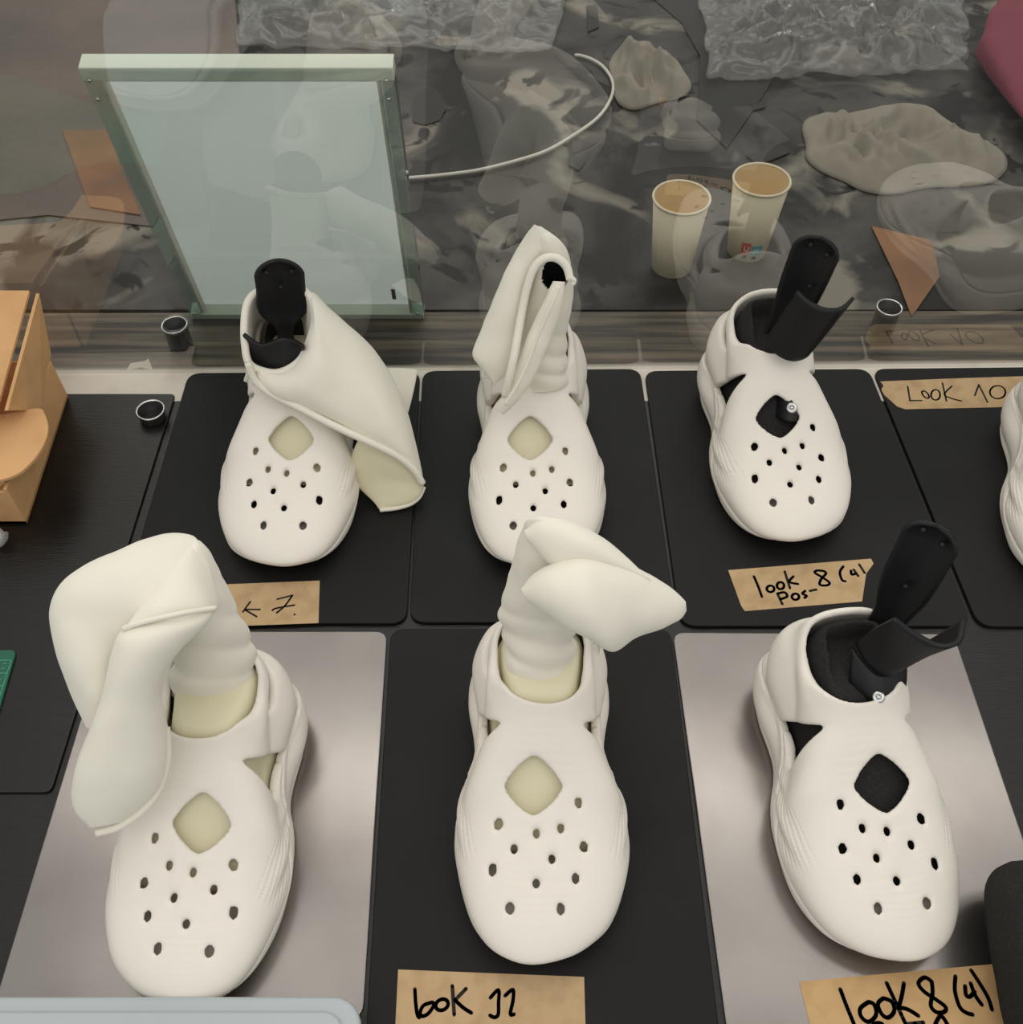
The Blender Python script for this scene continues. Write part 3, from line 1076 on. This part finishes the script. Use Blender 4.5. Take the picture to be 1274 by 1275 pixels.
cloth('sleeve', [((160, 776, .212), (268, 757, .200), .010), ((146, 790, .207), (256, 778, .200), .016), ((140, 806, .202), (228, 806, .192), .019), ((134, 838, .188), (208, 834, .180), .021), ((126, 872, .172), (201, 862, .165), .022),
                 ((110, 916, .150), (206, 903, .145), .023), ((96, 955, .130), (208, 945, .125), .024), ((90, 985, .115), (201, 976, .110), .023), ((96, 1012, .102), (180, 1002, .100), .018), ((112, 1031, .094), (152, 1024, .092), .009)],
      M['fabric'], k1, wr=0.0014, fr=26, seed=9)
cloth('front_fold', [((240, 671, .209), (262, 706, .200), .003), ((232, 682, .2115), (272, 742, .188), .010), ((216, 702, .2135), (271, 760, .190), .016), ((196, 727, .2145), (258, 768, .196), .017), ((176, 752, .2145), (222, 778, .203), .014), ((158, 776, .2130), (176, 790, .207), .006)],
      M['fabric'], k1, wr=0.0014, fr=26, seed=13)
seam('hem', [(207, 905, .128), (208, 945, .118), (199, 980, .105), (180, 1006, .098), (150, 1028, .092), (120, 1037, .090)], 0.0026, k1)
seam('seam', [(153, 783, .214), (180, 774, .219), (225, 764, .219), (269, 757, .205)], 0.0016, k1)

# front middle: boot with a pointed flap thrown to the right
k2 = foot_thing('fabric_boot', 'white fabric boot in the front middle clog, pointed flap thrown to the right', 'fabric boot', 'mid', 'sockfootA', M['lining'], GK)
cloth('leg', [((626, 838, .085), (716, 834, .085), .024), ((629, 818, .098), (715, 812, .098), .027), ((627, 795, .112), (716, 788, .112), .028), ((623, 768, .130), (716, 768, .130), .028), ((625, 745, .148), (717, 748, .148), .028),
              ((634, 715, .170), (728, 722, .170), .028), ((641, 690, .190), (742, 700, .190), .026), ((647, 665, .210), (745, 676, .210), .020), ((655, 648, .225), (725, 655, .225), .012), ((672, 643, .232), (700, 646, .232), .004)],
      M['fabric'], k2, fold=(0.0042, 8, 2.0, 0.20, 0.36), wr=0.0012, sag=0.018)
cloth('flap', [((648, 733, .205), (656, 748, .200), .004), ((664, 716, .213), (680, 765, .195), .013), ((690, 702, .220), (705, 780, .190), .018), ((724, 692, .222), (735, 796, .184), .020), ((757, 692, .216), (762, 811, .172), .020),
               ((792, 708, .205), (790, 793, .168), .018), ((822, 726, .192), (824, 780, .166), .014), ((845, 742, .182), (846, 772, .166), .008), ((854, 750, .177), (855, 760, .168), .003)],
      M['fabric'], k2, wr=0.0018, fr=28, seed=5)
cloth('top_fold', [((652, 661, .226), (656, 672, .220), .004), ((676, 646, .234), (690, 706, .208), .010), ((712, 650, .232), (728, 702, .210), .013), ((745, 668, .224), (760, 704, .206), .012), ((778, 692, .212), (790, 716, .200), .008), ((800, 712, .203), (812, 724, .198), .003)],
      M['fabric'], k2, wr=0.0014, fr=30, seed=8)
seam('zip_pull', [(742, 802, .176), (743, 808, .170), (742, 813, .166)], 0.0022, k2)

# back left: boot opened around the black form, cape swept to the right
k3 = foot_thing('fabric_boot', 'white fabric boot in the back left clog, opened and swept down to the right', 'fabric boot', 'bleft', 'sockfootB', M['lining'], GK)
cloth('cape', [((308, 448, .128), (318, 470, .110), .006), ((336, 462, .122), (340, 490, .100), .010), ((366, 452, .126), (378, 508, .092), .016), ((388, 404, .146), (414, 528, .082), .020), ((388, 366, .158), (448, 544, .072), .022),
               ((412, 386, .146), (474, 556, .062), .022), ((440, 409, .130), (496, 568, .052), .021), ((466, 436, .110), (512, 582, .040), .019), ((490, 472, .085), (521, 594, .030), .016), ((507, 512, .060), (526, 602, .022), .012),
               ((519, 556, .040), (528, 606, .018), .008), ((526, 588, .024), (528, 607, .016), .003)],
      M['fabric'], k3, wr=0.0026, fr=22, seed=2, fold=(0.0022, 2.5, 2.2))
seam('hem', [(309, 452, .132), (318, 474, .116), (338, 490, .105), (376, 509, .098), (412, 528, .088), (448, 545, .078), (474, 557, .068), (498, 570, .056), (516, 586, .042), (526, 602, .028)], 0.0032, k3)
col_pts = [(310, 452, .128), (305, 430, .140), (304, 405, .150), (307, 380, .158), (318, 365, .163), (338, 360, .163), (362, 359, .163), (380, 363, .162), (389, 376, .158), (392, 398, .150), (387, 420, .142), (374, 448, .128), (350, 463, .118), (328, 462, .120)]
tube('collar', [at(*p) for p in col_pts], 0.0032, M['fabric'], k3, 6, 8, True)
col_pts = col_pts[:-3]
sheet('collar_wall', [[at(u, v, z) for (u, v, z) in col_pts], [at(u + (345 - u) * 0.12, v + 22, z - 0.03) for (u, v, z) in col_pts],
                      [at(u + (345 - u) * 0.18, v + 42, z - 0.065) for (u, v, z) in col_pts]], 0.0025, M['fabric'], k3, 4)
cloth('sleeve_end', [((450, 540, .066), (516, 580, .036), .008), ((440, 564, .045), (523, 594, .028), .010), ((433, 586, .026), (527, 606, .020), .010), ((446, 606, .016), (522, 619, .014), .007), ((466, 626, .009), (511, 628, .009), .0035), ((472, 634, .0055), (492, 632, .0055), .0015)],
      M['lining'], k3, wr=0.0010, fr=26, seed=6)
seam('sleeve_hem', [(528, 606, .018), (522, 619, .013), (510, 628, .009), (492, 633, .007), (473, 635, .0065)], 0.0020, k3)
sheet('back_panel', [[at(478, 459, .060), at(498, 459, .052), at(520, 461, .045)], [at(492, 490, .050), at(502, 490, .045), at(514, 488, .040)], [at(502, 512, .040), at(505, 513, .036), at(507, 514, .034)]], 0.0015, M['fabric'], k3)
seam('zip_pull', [(310, 460, .118), (308, 468, .110), (306, 474, .104)], 0.0018, k3)

# back middle: hooded boot with a round opening, hanging flap at left and strap across
k4 = foot_thing('fabric_boot', 'white fabric boot in the back middle clog, pointed like a hood', 'fabric boot', 'bmid', 'sockfootA', M['lining'], GK)
def hood_hole(t, q):
    # round opening on the camera's side of the hood
    x, y = math.cos(q), math.sin(q)
    return y < 0 and ((x - 0.12) / 0.74) ** 2 + ((t - 0.672) / 0.092) ** 2 < 1
cloth('leg', [((648, 482, .085), (708, 474, .085), .024), ((646, 462, .098), (706, 458, .098), .026), ((645, 442, .112), (706, 438, .112), .026), ((646, 418, .130), (706, 416, .130), .025), ((648, 392, .150), (711, 392, .150), .025),
              ((654, 366, .170), (714, 362, .170), .024), ((662, 342, .188), (712, 340, .188), .022), ((664, 316, .206), (708, 316, .206), .019), ((664, 296, .222), (696, 298, .222), .013), ((668, 281, .234), (674, 282, .234), .003)],
      M['fabric'], k4, n=64, sub=10, fold=(0.0032, 8, 1.8, 0.14, 0.30), wr=0.0010, hole=hood_hole, sag=0.008)
cloth('hood_flap', [((667, 280, .235), (674, 283, .235), .003), ((656, 291, .226), (688, 298, .222), .010), ((644, 309, .214), (672, 331, .200), .012), ((632, 334, .198), (660, 354, .188), .012), ((620, 362, .182), (652, 384, .172), .012),
                    ((608, 390, .165), (645, 416, .153), .012), ((597, 415, .150), (641, 440, .138), .011), ((588, 440, .136), (632, 464, .124), .009), ((596, 455, .128), (622, 474, .118), .005), ((610, 470, .120), (616, 478, .116), .002)],
      M['fabric'], k4, wr=0.0014, fr=30, seed=4)
seam('hood_rim', [(629, 492, .118), (634, 470, .136), (640, 444, .152), (646, 410, .168), (651, 382, .182), (657, 356, .197), (665, 334, .210), (677, 322, .217), (692, 321, .217), (705, 331, .211), (710, 348, .202)], 0.0034, k4)
cloth('strap', [((688, 350, .200), (705, 351, .200), .005), ((676, 376, .186), (700, 380, .184), .006), ((661, 408, .166), (688, 416, .162), .007), ((648, 444, .146), (674, 452, .142), .007), ((636, 472, .128), (658, 482, .124), .007), ((624, 496, .112), (641, 504, .110), .006), ((617, 510, .103), (627, 516, .102), .003)],
      M['fabric'], k4, wr=0.0010, fr=40, seed=7)
seam('strap_seam', [(697, 356, .208), (686, 382, .194), (672, 414, .174), (659, 448, .153), (645, 478, .135), (629, 504, .118)], 0.0013, k4)
seam('hem_point', [(602, 458, .118), (603, 468, .112), (611, 470, .110)], 0.0016, k4)
seam('zip_pull', [(710, 345, .205), (715, 349, .202), (713, 354, .199)], 0.0020, k4)

# ------------------------------------------------------------------ left: cardboard box, steel caps, cutting mat, clear lump
cb = thing('cardboard_box', 'brown cardboard mailer box with its lid half open on the far left board', 'box', (-0.56, 0.63, 0.002))
cw = 0.003
zt = 0.0500
x1b, x1f = -0.4330, -0.4275       # right wall, back and front end
yb, yf = 0.7040, 0.5480
x0 = -0.70
z0 = 0.0023
prism('bottom', [(x0, yf), (x1f, yf), (x1b, yb), (x0, yb)], z0, z0 + cw, M['card'], cb)
prism('side_wall', [(x1f - cw, yf), (x1f, yf), (x1b, yb), (x1b - cw, yb)], z0, zt, M['card'], cb, 0.0008)
prism('side_wall', [(x0, yf), (x0 + cw, yf), (x0 + cw, yb), (x0, yb)], z0, zt, M['card'], cb, 0.0008)
prism('front_wall', [(x0, yf), (x1f - cw, yf), (x1f - cw, yf + cw), (x0, yf + cw)], z0, zt - 0.004, M['card'], cb, 0.0008)
prism('back_wall', [(x0, yb - cw), (x1b, yb - cw), (x1b, yb), (x0, yb)], z0, zt, M['card'], cb, 0.0008)
A0, A1, A2, A3 = Vector((-0.4310, 0.7320, 0.1070)), Vector((-0.4345, 0.7120, 0.0510)), Vector((-0.4300, 0.650, 0.0400)), Vector((-0.4300, 0.606, 0.0850))
nx = Vector((-cw, 0, 0))
lv = [A0, A1, A2, A3] + [p + nx for p in (A0, A1, A2, A3)]
mesh_obj('lid_side', lv, [(0, 1, 2, 3), (7, 6, 5, 4), (0, 4, 5, 1), (1, 5, 6, 2), (2, 6, 7, 3), (3, 7, 4, 0)], M['card'], cb, False)
u_ = Vector((-0.005, 0, 0.0035))
B0, B3 = A0 + nx + u_, A3 + nx + u_
lw = Vector((-0.25, 0, 0))
tn = Vector((0, 0, -0.003))
lv = [B0, B3, B3 + lw, B0 + lw]
lv += [p + tn for p in lv]
mesh_obj('lid', lv, [(0, 1, 2, 3), (7, 6, 5, 4), (0, 4, 5, 1), (1, 5, 6, 2), (2, 6, 7, 3), (3, 7, 4, 0)], M['card'], cb, False)
fp = [at(-60, 520, .060), at(0, 516, .060), at(46, 508, .060), at(56, 516, .060), at(60, 534, .060), at(54, 554, .060), at(38, 576, .060), at(12, 594, .060), at(-60, 612, .060)]
prism('tuck_flap', [(p.x, p.y) for p in catmull(fp, 4)], 0.0570, 0.0600, M['card'], cb, 0.0006)
fw = [at(-60, 606, .054), at(4, 598, .054), at(2, 604, .050), at(-60, 640, .040)]
prism('tuck_edge', [(p.x, p.y) for p in fw], 0.050, 0.0565, M['card'], cb)


def cap(label, x, y, z0, h, r, grp):
    t = thing('steel_cap', label, 'cap', (x, y, z0), 0, grp)
    lathe('body', [(r * 0.93, 0.0), (r * 0.93, h - 0.003), (r, h - 0.002), (r, h), (r * 0.90, h), (r * 0.88, h - 0.0012)], M['chrome'], t, (x, y, z0))
    lathe('top_disc', [(r * 0.885, h - 0.0018), (r * 0.885, h - 0.0005)], M['plate_black'], t, (x, y, z0))
    return t


GR = 'round steel caps with black tops'
p = at(187, 510, .012)
cap('round black topped steel cap on the corner of the left board', p.x, p.y, 0.0022, 0.010, 0.0135, GR)
p = at(217, 404, .030)
cap('round black topped steel cap behind the screen beside the glass frame', p.x, p.y, 0.0001, 0.030, 0.0130, GR)
p = at(1108, 382, .030)
cap('round black topped steel cap behind the screen at right', p.x, p.y, 0.0001, 0.030, 0.0130, GR)

M['mat_green'] = mat('green_mat', lin((22, 92, 70)), 0.6, bump=(600, 0.1, 0.0003))
M['mat_line'] = mat('mat_line', lin((70, 150, 120)), 0.6)
cm = thing('cutting_mat', 'green cutting mat with printed lines at the left edge', 'cutting mat', tuple(at(-20, 850, 0)))
c0, c1 = at(23, 812, 0), at(1, 888, 0)
ed = (c1 - c0).normalized()
lf = Vector((ed.y, -ed.x, 0))
if lf.x > 0:
    lf = -lf
pl = [Vector((q[0], q[1], 0)) for q in quad_rr([c0, c0 + lf * 0.30, c0 + lf * 0.30 + ed * 0.22, c0 + ed * 0.22], 0.006)]
prism('mat', [(p.x, p.y) for p in pl], 0.0022, 0.0042, M['mat_green'], cm, 0.0004)
bm = bmesh.new()
for (a, b) in (((14, 822), (-6, 884)), ((14, 822), (-60, 822)), ((8, 838), (-60, 838)), ((3, 854), (-60, 854)), ((9, 826), (4, 826)), ((6, 832), (1, 832)), ((2, 846), (-3, 846))):
    pa, pb = at(*a, .0044), at(*b, .0044)
    nn = Vector((-(pb - pa).y, (pb - pa).x, 0)).normalized() * 0.00035
    bm.faces.new([bm.verts.new(q) for q in (pa - nn, pb - nn, pb + nn, pa + nn)])
me = bpy.data.meshes.new('printed_lines')
bm.to_mesh(me)
bm.free()
link('printed_lines', me, M['mat_line'], cm, False)

M['film'] = clear_mat('clear_film', (0.93, 0.93, 0.92), 1.5, 0.05, 0.22, (0.75, 0.74, 0.72), bump=(60, 0.5, 0.004))
o = cloth('clear_wrap', [((-40, 655, .004), (-38, 668, .004), .002), ((-20, 654, .016), (-16, 676, .008), .006), ((-4, 655, .018), (0, 680, .008), .007), ((7, 660, .014), (9, 674, .008), .005), ((11, 664, .009), (11, 669, .008), .001)], M['film'], None, n=24, sub=4, wr=0.003, fr=90)
tag(o, 'small clear plastic wrapper in front of the cardboard box', 'wrapper')

# ------------------------------------------------------------------ front: frosted tray, dark foam piece
M['frost'] = mat('frosted_plastic', lin((176, 184, 188)), 0.35, spec=0.4)
ty = thing('frosted_tray', 'pale grey frosted plastic tray at the bottom left corner', 'tray', (-0.26, 0.1, 0.0022))
tp0, tp1 = at(-60, 1240, .034), at(452, 1240, .034)
yb = tp0.y
prism('rim', rrect(-0.55, -0.06, tp1.x, yb, 0.018), 0.026, 0.034, M['frost'], ty, 0.003, True, 3)
prism('body', rrect(-0.545, -0.055, tp1.x - 0.005, yb - 0.004, 0.016), 0.0022, 0.026, M['frost'], ty)
prism('lid', rrect(-0.54, -0.05, tp1.x - 0.010, yb - 0.0095, 0.013), 0.034, 0.038, M['frost'], ty, 0.002, True, 3)

fb = cloth('foam_block', [((1262, 1072, .05), (1330, 1066, .05), .010), ((1247, 1084, .055), (1345, 1070, .055), .028), ((1240, 1110, .055), (1360, 1095, .055), .034), ((1244, 1160, .05), (1365, 1150, .05), .036), ((1254, 1220, .045), (1375, 1210, .045), .034), ((1266, 1285, .04), (1385, 1280, .04), .030), ((1290, 1330, .04), (1370, 1325, .04), .012)],
           M['black_foam'], None, pw=3.2, wr=0.0006)
tag(fb, 'dark grey foam piece beside the front right steel plate, cut off by the frame', 'foam piece')

# ------------------------------------------------------------------ behind the screen: glass frame, cups, cable, scraps
M['glass_edge'] = mat('glass_edge', lin((208, 216, 202)), 0.15, spec=0.6)
M['glass_green'] = clear_mat('green_tinted_glass', (0.80, 0.90, 0.85), 1.5, 0.02, 0.18, (0.55, 0.65, 0.60))
M['frame_panel'] = mat('milky_panel', lin((176, 188, 192)), 0.5)
nt = M['frame_panel'].node_tree
tl_ = nt.nodes.new('ShaderNodeBsdfTranslucent')
tl_.inputs['Color'].default_value = lin((236, 242, 240))
mx_ = nt.nodes.new('ShaderNodeMixShader')
mx_.inputs[0].default_value = 0.72
nt.links.new(nt.nodes['Principled BSDF'].outputs[0], mx_.inputs[1])
nt.links.new(tl_.outputs[0], mx_.inputs[2])
nt.links.new(mx_.outputs[0], nt.nodes['Material Output'].inputs[0])
fr = thing('glass_frame', 'square glass edged display frame leaning against the back of the clear screen', 'frame', (-0.213, 0.82, 0))
lean = math.atan2(0.063, 0.309)
fr.rotation_euler = (lean, 0, 0)
FW, FH, FT = 0.243, 0.315, 0.016
fr.location = (-0.213, 0.8185, 0.0005)
bpy.context.view_layer.update()


def fbox(name, x0, x1, z0, z1, y0, y1, m, bev=0.0006):
    bm = bmesh.new()
    box_bm(bm, (x0, y0, z0), (x1, y1, z1), bev)
    o = bm_obj(name, bm, m, None)
    o.parent = fr
    return o


hw = FW / 2
bw = 0.012
fbox('rail', -hw, hw, FH - bw, FH, 0, FT, M['glass_edge'])
fbox('rail', -hw, hw, 0.0, bw * 0.6, 0, FT, M['glass_edge'])
fbox('stile', -hw, -hw + bw, bw * 0.6, FH - bw, 0, FT, M['glass_green'])
fbox('stile', hw - bw, hw, bw * 0.6, FH - bw, 0, FT, M['glass_green'])
bp_ = mesh_obj('back_panel', [(-hw + bw, FT - 0.002, bw * 0.6), (hw - bw, FT - 0.002, bw * 0.6), (hw - bw, FT - 0.002, FH - bw), (-hw + bw, FT - 0.002, FH - bw)], [(0, 1, 2, 3)], M['frame_panel'], None, False)
bp_.parent = fr
fbox('inner_rim', -hw + bw, hw - bw, FH - bw - 0.003, FH - bw, 0.002, FT - 0.004, M['trim_white'])
fbox('inner_rim', -hw + bw, -hw + bw + 0.0025, bw * 0.6, FH - bw - 0.003, 0.002, FT - 0.004, M['trim_white'])
fbox('inner_rim', hw - bw - 0.0025, hw - bw, bw * 0.6, FH - bw - 0.003, 0.002, FT - 0.004, M['trim_white'])
fbox('front_pane', -hw + 0.001, hw - 0.001, 0.002, FH - 0.001, -0.0022, -0.0002, clear_mat('pane_glass', (0.94, 0.97, 0.96), 1.45, 0.01, 0.03, (0.6, 0.65, 0.65)), 0)
for x in (-hw + 0.006, hw - 0.006):
    for z in (0.012, FH - 0.010, FH - 0.028):
        o = lathe('screw', [(0.0016, 0), (0.0016, 0.0008), (0.0008, 0.0012)], M['chrome'], None, (0, 0, 0), 12)
        o.parent = fr
        o.location = (x, -0.0022, z)
        o.rotation_euler = (PI / 2, 0, 0)
ms = fbox('small_mark', 0.090, 0.094, 0.020, 0.036, FT - 0.0062, FT - 0.0058, M['ink'], 0)


def cup(label, x, y, rb, rt, h, mark=False):
    t = thing('paper_cup', label, 'cup', (x, y, 0.0), 0, 'paper cups behind the screen')
    wl = 0.0006
    lathe('wall', [(rb - 0.001, 0.0), (rb, 0.0006), (rt, h), (rt - wl, h), (rb - wl, 0.0055), (0.0004, 0.005)], M['paper_cup'], t, (x, y, 0), 48, True, False)
    lathe('lining', [(rt - wl - 0.0003, h - 0.001), (rb - wl - 0.0003, 0.006), (0.0005, 0.006)], M['cup_inside'], t, (x, y, 0), 48, True, False)
    pts = [Vector((x + rt * math.cos(2 * PI * k / 24), y + rt * math.sin(2 * PI * k / 24), h)) for k in range(24)]
    tube('rim', pts, 0.0014, M['paper_cup'], t, 2, 8, True)
    if mark:
        def patch(name, a0, a1, z0, z1, m, off=0.0003):
            V, Fc = [], []
            for j in range(2):
                z = z0 + (z1 - z0) * j
                r = rb + (rt - rb) * z / h + off
                for k in range(7):
                    a = R(a0 + (a1 - a0) * k / 6)
                    V.append((x + r * math.cos(a), y + r * math.sin(a), z))
            for k in range(6):
                Fc.append((k, k + 1, k + 8, k + 7))
            mesh_obj(name, V, Fc, m, t)
        red, teal = mat('red_print', lin((206, 92, 86)), 0.6), mat('teal_print', lin((84, 158, 172)), 0.6)
        patch('printed_mark', 240, 264, .012, .027, red)
        patch('printed_mark', 267, 297, .010, .023, teal)
        patch('printed_mark', 247, 250, .016, .023, M['paper_cup'], .0006)
        patch('printed_mark', 257, 260, .016, .023, M['paper_cup'], .0006)
        patch('printed_mark', 250, 257, .016, .018, M['paper_cup'], .0006)
        patch('printed_mark', 272, 289, .018, .0195, M['paper_cup'], .0006)
        patch('printed_mark', 272, 289, .014, .0155, M['paper_cup'], .0006)
        patch('printed_mark', 248, 258, .006, .010, M['ink'])
        patch('printed_mark', 273, 286, .004, .009, M['ink'])
    return t


cup('cream paper cup behind the screen, nearer one without print', 0.1755, 0.905, 0.0215, 0.0292, 0.0885)
cup('cream paper cup behind the screen with red and blue print', 0.2620, 0.933, 0.0215, 0.0295, 0.0905, True)

cbl = [at(u, v, .003) for (u, v) in ((505, 222), (540, 219), (575, 215), (600, 211), (640, 201), (680, 188), (715, 168), (745, 146), (761, 122), (763, 102), (752, 84), (737, 74), (722, 69), (716, 69))]
o = tube('white_cable', cbl, 0.0022, M['white_plastic'], None, 5, 8)
tag(o, 'thin white cable curling across the dark surface behind the screen', 'cable')


def scrap(name, label, px, m, cat='scrap', z=0.0004, th=0.0008, grp=None, jag=0.0):
    rnd = random.Random(len(label))
    P = [at(u + rnd.uniform(-jag, jag), v + rnd.uniform(-jag, jag), z) for (u, v) in px]
    o = prism(name, [(p.x, p.y) for p in P], z, z + th, m)
    return tag(o, label, cat, grp)


M['bk'] = mat('dark_scrap', lin((20, 20, 20)), 0.6)
M['pinkpaper'] = mat('pinkish_paper', lin((98, 82, 72)), 0.45, bump=(14, 0.6, 0.01), vary=(6, lin((78, 66, 60)), 0.4, 0.7))
M['orange'] = mat('orange_card', lin((140, 98, 66)), 0.7, vary=(12, lin((110, 80, 58)), 0.4, 0.7))
M['whitep'] = mat('white_paper', lin((190, 184, 172)), 0.7)
scrap('paper_scrap', 'torn white paper scrap on the ledge right of the cardboard box', [(157, 462), (163, 453), (181, 450), (185, 447), (191, 462), (176, 458)], M['whitep'])
scrap('paper_sheet', 'large dull pinkish paper sheet lying flat at top left', [(-260, -60), (288, -60), (300, 90), (240, 200), (190, 282), (60, 268), (-260, 300)], M['pinkpaper'], 'sheet', .0003, .0006)
scrap('card_scrap', 'orange brown card scrap left of the glass frame', [(78, 163), (133, 162), (175, 268), (112, 258)], M['orange'], z=.0015, th=.001)
scrap('card_scrap', 'orange brown card scrap lying behind the screen at right', [(1085, 282), (1160, 300), (1170, 345), (1135, 395), (1118, 350)], M['orange'], z=.0004, th=.001)
GD = 'black scraps on the surface behind the screen'
for i, (lb, px) in enumerate((
        ('round black scrap right of the glass frame', [(513, 133), (520, 116), (536, 110), (550, 118), (555, 136), (548, 150), (530, 156), (514, 152)]),
        ('black leaf shaped scrap above the hooded boot', [(712, 178), (724, 174), (730, 200), (721, 213), (708, 206)]),
        ('small black scrap near the top centre', [(548, 42), (556, 36), (566, 44), (560, 54), (550, 50)]),
        ('black scrap between the two cups and the top edge', [(935, 130), (955, 126), (953, 134), (938, 138)]),
        ('long dark scrap behind the right cup', [(928, 194), (975, 182), (985, 190), (945, 206)]),
        ('dark bar scrap at the top centre', [(730, 8), (744, 6), (746, 34), (732, 40)]))):
    scrap('black_scrap', lb, px, M['bk'], grp=GD)
M['pink'] = mat('pink_fabric', lin((120, 48, 66)), 0.8, bump=(40, 0.4, 0.003))
pc = cloth('pink_cloth', [((1215, 70, .01), (1230, 95, .01), .004), ((1225, 40, .03), (1275, 150, .02), .012), ((1238, 10, .04), (1330, 190, .02), .016), ((1260, -20, .04), (1390, 200, .02), .016), ((1300, -40, .02), (1420, 190, .02), .005)], M['pink'], None, wr=0.006, fr=22)
tag(pc, 'crumpled pink cloth at the top right corner behind the screen', 'cloth')


def crumple(name, label, px, h, m, cat, seed, nx=80, ny=44, fr=26):
    """a crumpled sheet lying on the surface: corner pixels tl, tr, br, bl"""
    tl, tr, br, bl = [at(*p, 0.0) for p in px]
    V, Fc = [], []
    for j in range(ny + 1):
        for i in range(nx + 1):
            u, v = i / nx, j / ny
            p = (tl * (1 - u) + tr * u) * (1 - v) + (bl * (1 - u) + br * u) * v
            q = Vector((p.x * fr, p.y * fr, seed))
            e = 0.012 * noise.noise(q * 0.8)
            a = 1 - abs(noise.noise(q)) * 2
            b = 1 - abs(noise.noise(q * 2.1 + Vector((5, 2, 1)))) * 2
            edge = min(1, 5 * min(u, 1 - u), 5 * min(v, 1 - v))
            z = 0.0015 + max(0, h * (0.55 * a + 0.3 * b + 0.15)) * (0.25 + 0.75 * edge)
            V.append((p.x + e, p.y + 0.012 * noise.noise(q * 0.9 + Vector((9, 9, 9))), z))
    for j in range(ny):
        for i in range(nx):
            a = j * (nx + 1) + i
            Fc.append((a, a + 1, a + nx + 2, a + nx + 1))
    o = mesh_obj(name, V, Fc, m)
    md = o.modifiers.new('thick', 'SOLIDIFY')
    md.thickness = 0.0004
    return tag(o, label, cat)


M['wrap'] = clear_mat('crumpled_film', (0.93, 0.93, 0.93), 1.30, 0.16, 0.08, (0.66, 0.64, 0.61))
crumple('plastic_film', 'crumpled clear plastic film lying across the top centre behind the screen', [(290, -60), (720, -60), (690, 70), (300, 62)], 0.03, M['wrap'], 'film', 3)
crumple('plastic_film', 'crumpled clear plastic film spread at top right in front of the pink cloth', [(870, -40), (1195, -40), (1205, 95), (880, 105)], 0.035, M['wrap'], 'film', 11)
M['reflection_grey'] = mat('pale_reflection', lin((140, 133, 122)), 0.9, bump=(60, 0.2, 0.002))  # tone of the screen's pale reflections, given to the added lumps


def reflection_lump(label, c, rx, ry, h, seed):
    """added mound standing in for a mirrored pale shape: ragged round outline, ridged on top, thin at the rim"""
    V, Fc = [], []
    na, nr = 72, 26
    for i in range(nr + 1):
        r = i / nr
        for k in range(na):
            a = 2 * PI * k / na
            e = 1 + 0.35 * noise.noise(Vector((math.cos(a) * 1.3, math.sin(a) * 1.3, seed)))
            x, y = c.x + rx * r * e * math.cos(a), c.y + ry * r * e * math.sin(a)
            q = Vector((x * 24, y * 13, seed))
            q = q + 0.6 * noise.noise_vector(q * 0.7)
            f = (1 - abs(noise.noise(q)) * 2.2) * 0.6 + (1 - abs(noise.noise(q * 2.2)) * 2) * 0.3 + 0.1
            V.append((x, y, 0.0015 + h * max(0.04, f) * (1 - r ** 3)))
    for i in range(nr):
        for k in range(na):
            a, b = i * na + k, i * na + (k + 1) % na
            Fc.append((a, a + na, b + na, b))
    o = mesh_obj('reflection_lump', V, Fc, M['reflection_grey'])
    md = o.modifiers.new('thick', 'SOLIDIFY')
    md.thickness = 0.001
    return tag(o, label, 'reflection_lump')


reflection_lump('added pale lump standing in for a reflection, behind the screen at right between printed cup and frame edge', at(1110, 190, 0), 0.115, 0.10, 0.04, 4.2)
reflection_lump('added pale lump standing in for a reflection, lying right of the white cable end', at(805, 95, 0), 0.055, 0.085, 0.045, 7.7)
scrap('dark_sheet', 'matte dark plastic sheet lying flat at top centre between rag and film', [(770, -40), (960, -40), (985, 60), (950, 120), (905, 185), (868, 150), (872, 70), (850, 30)], M['bk'], 'sheet', .0002, .0005)  # rag here means the added pale lump standing in for a reflection
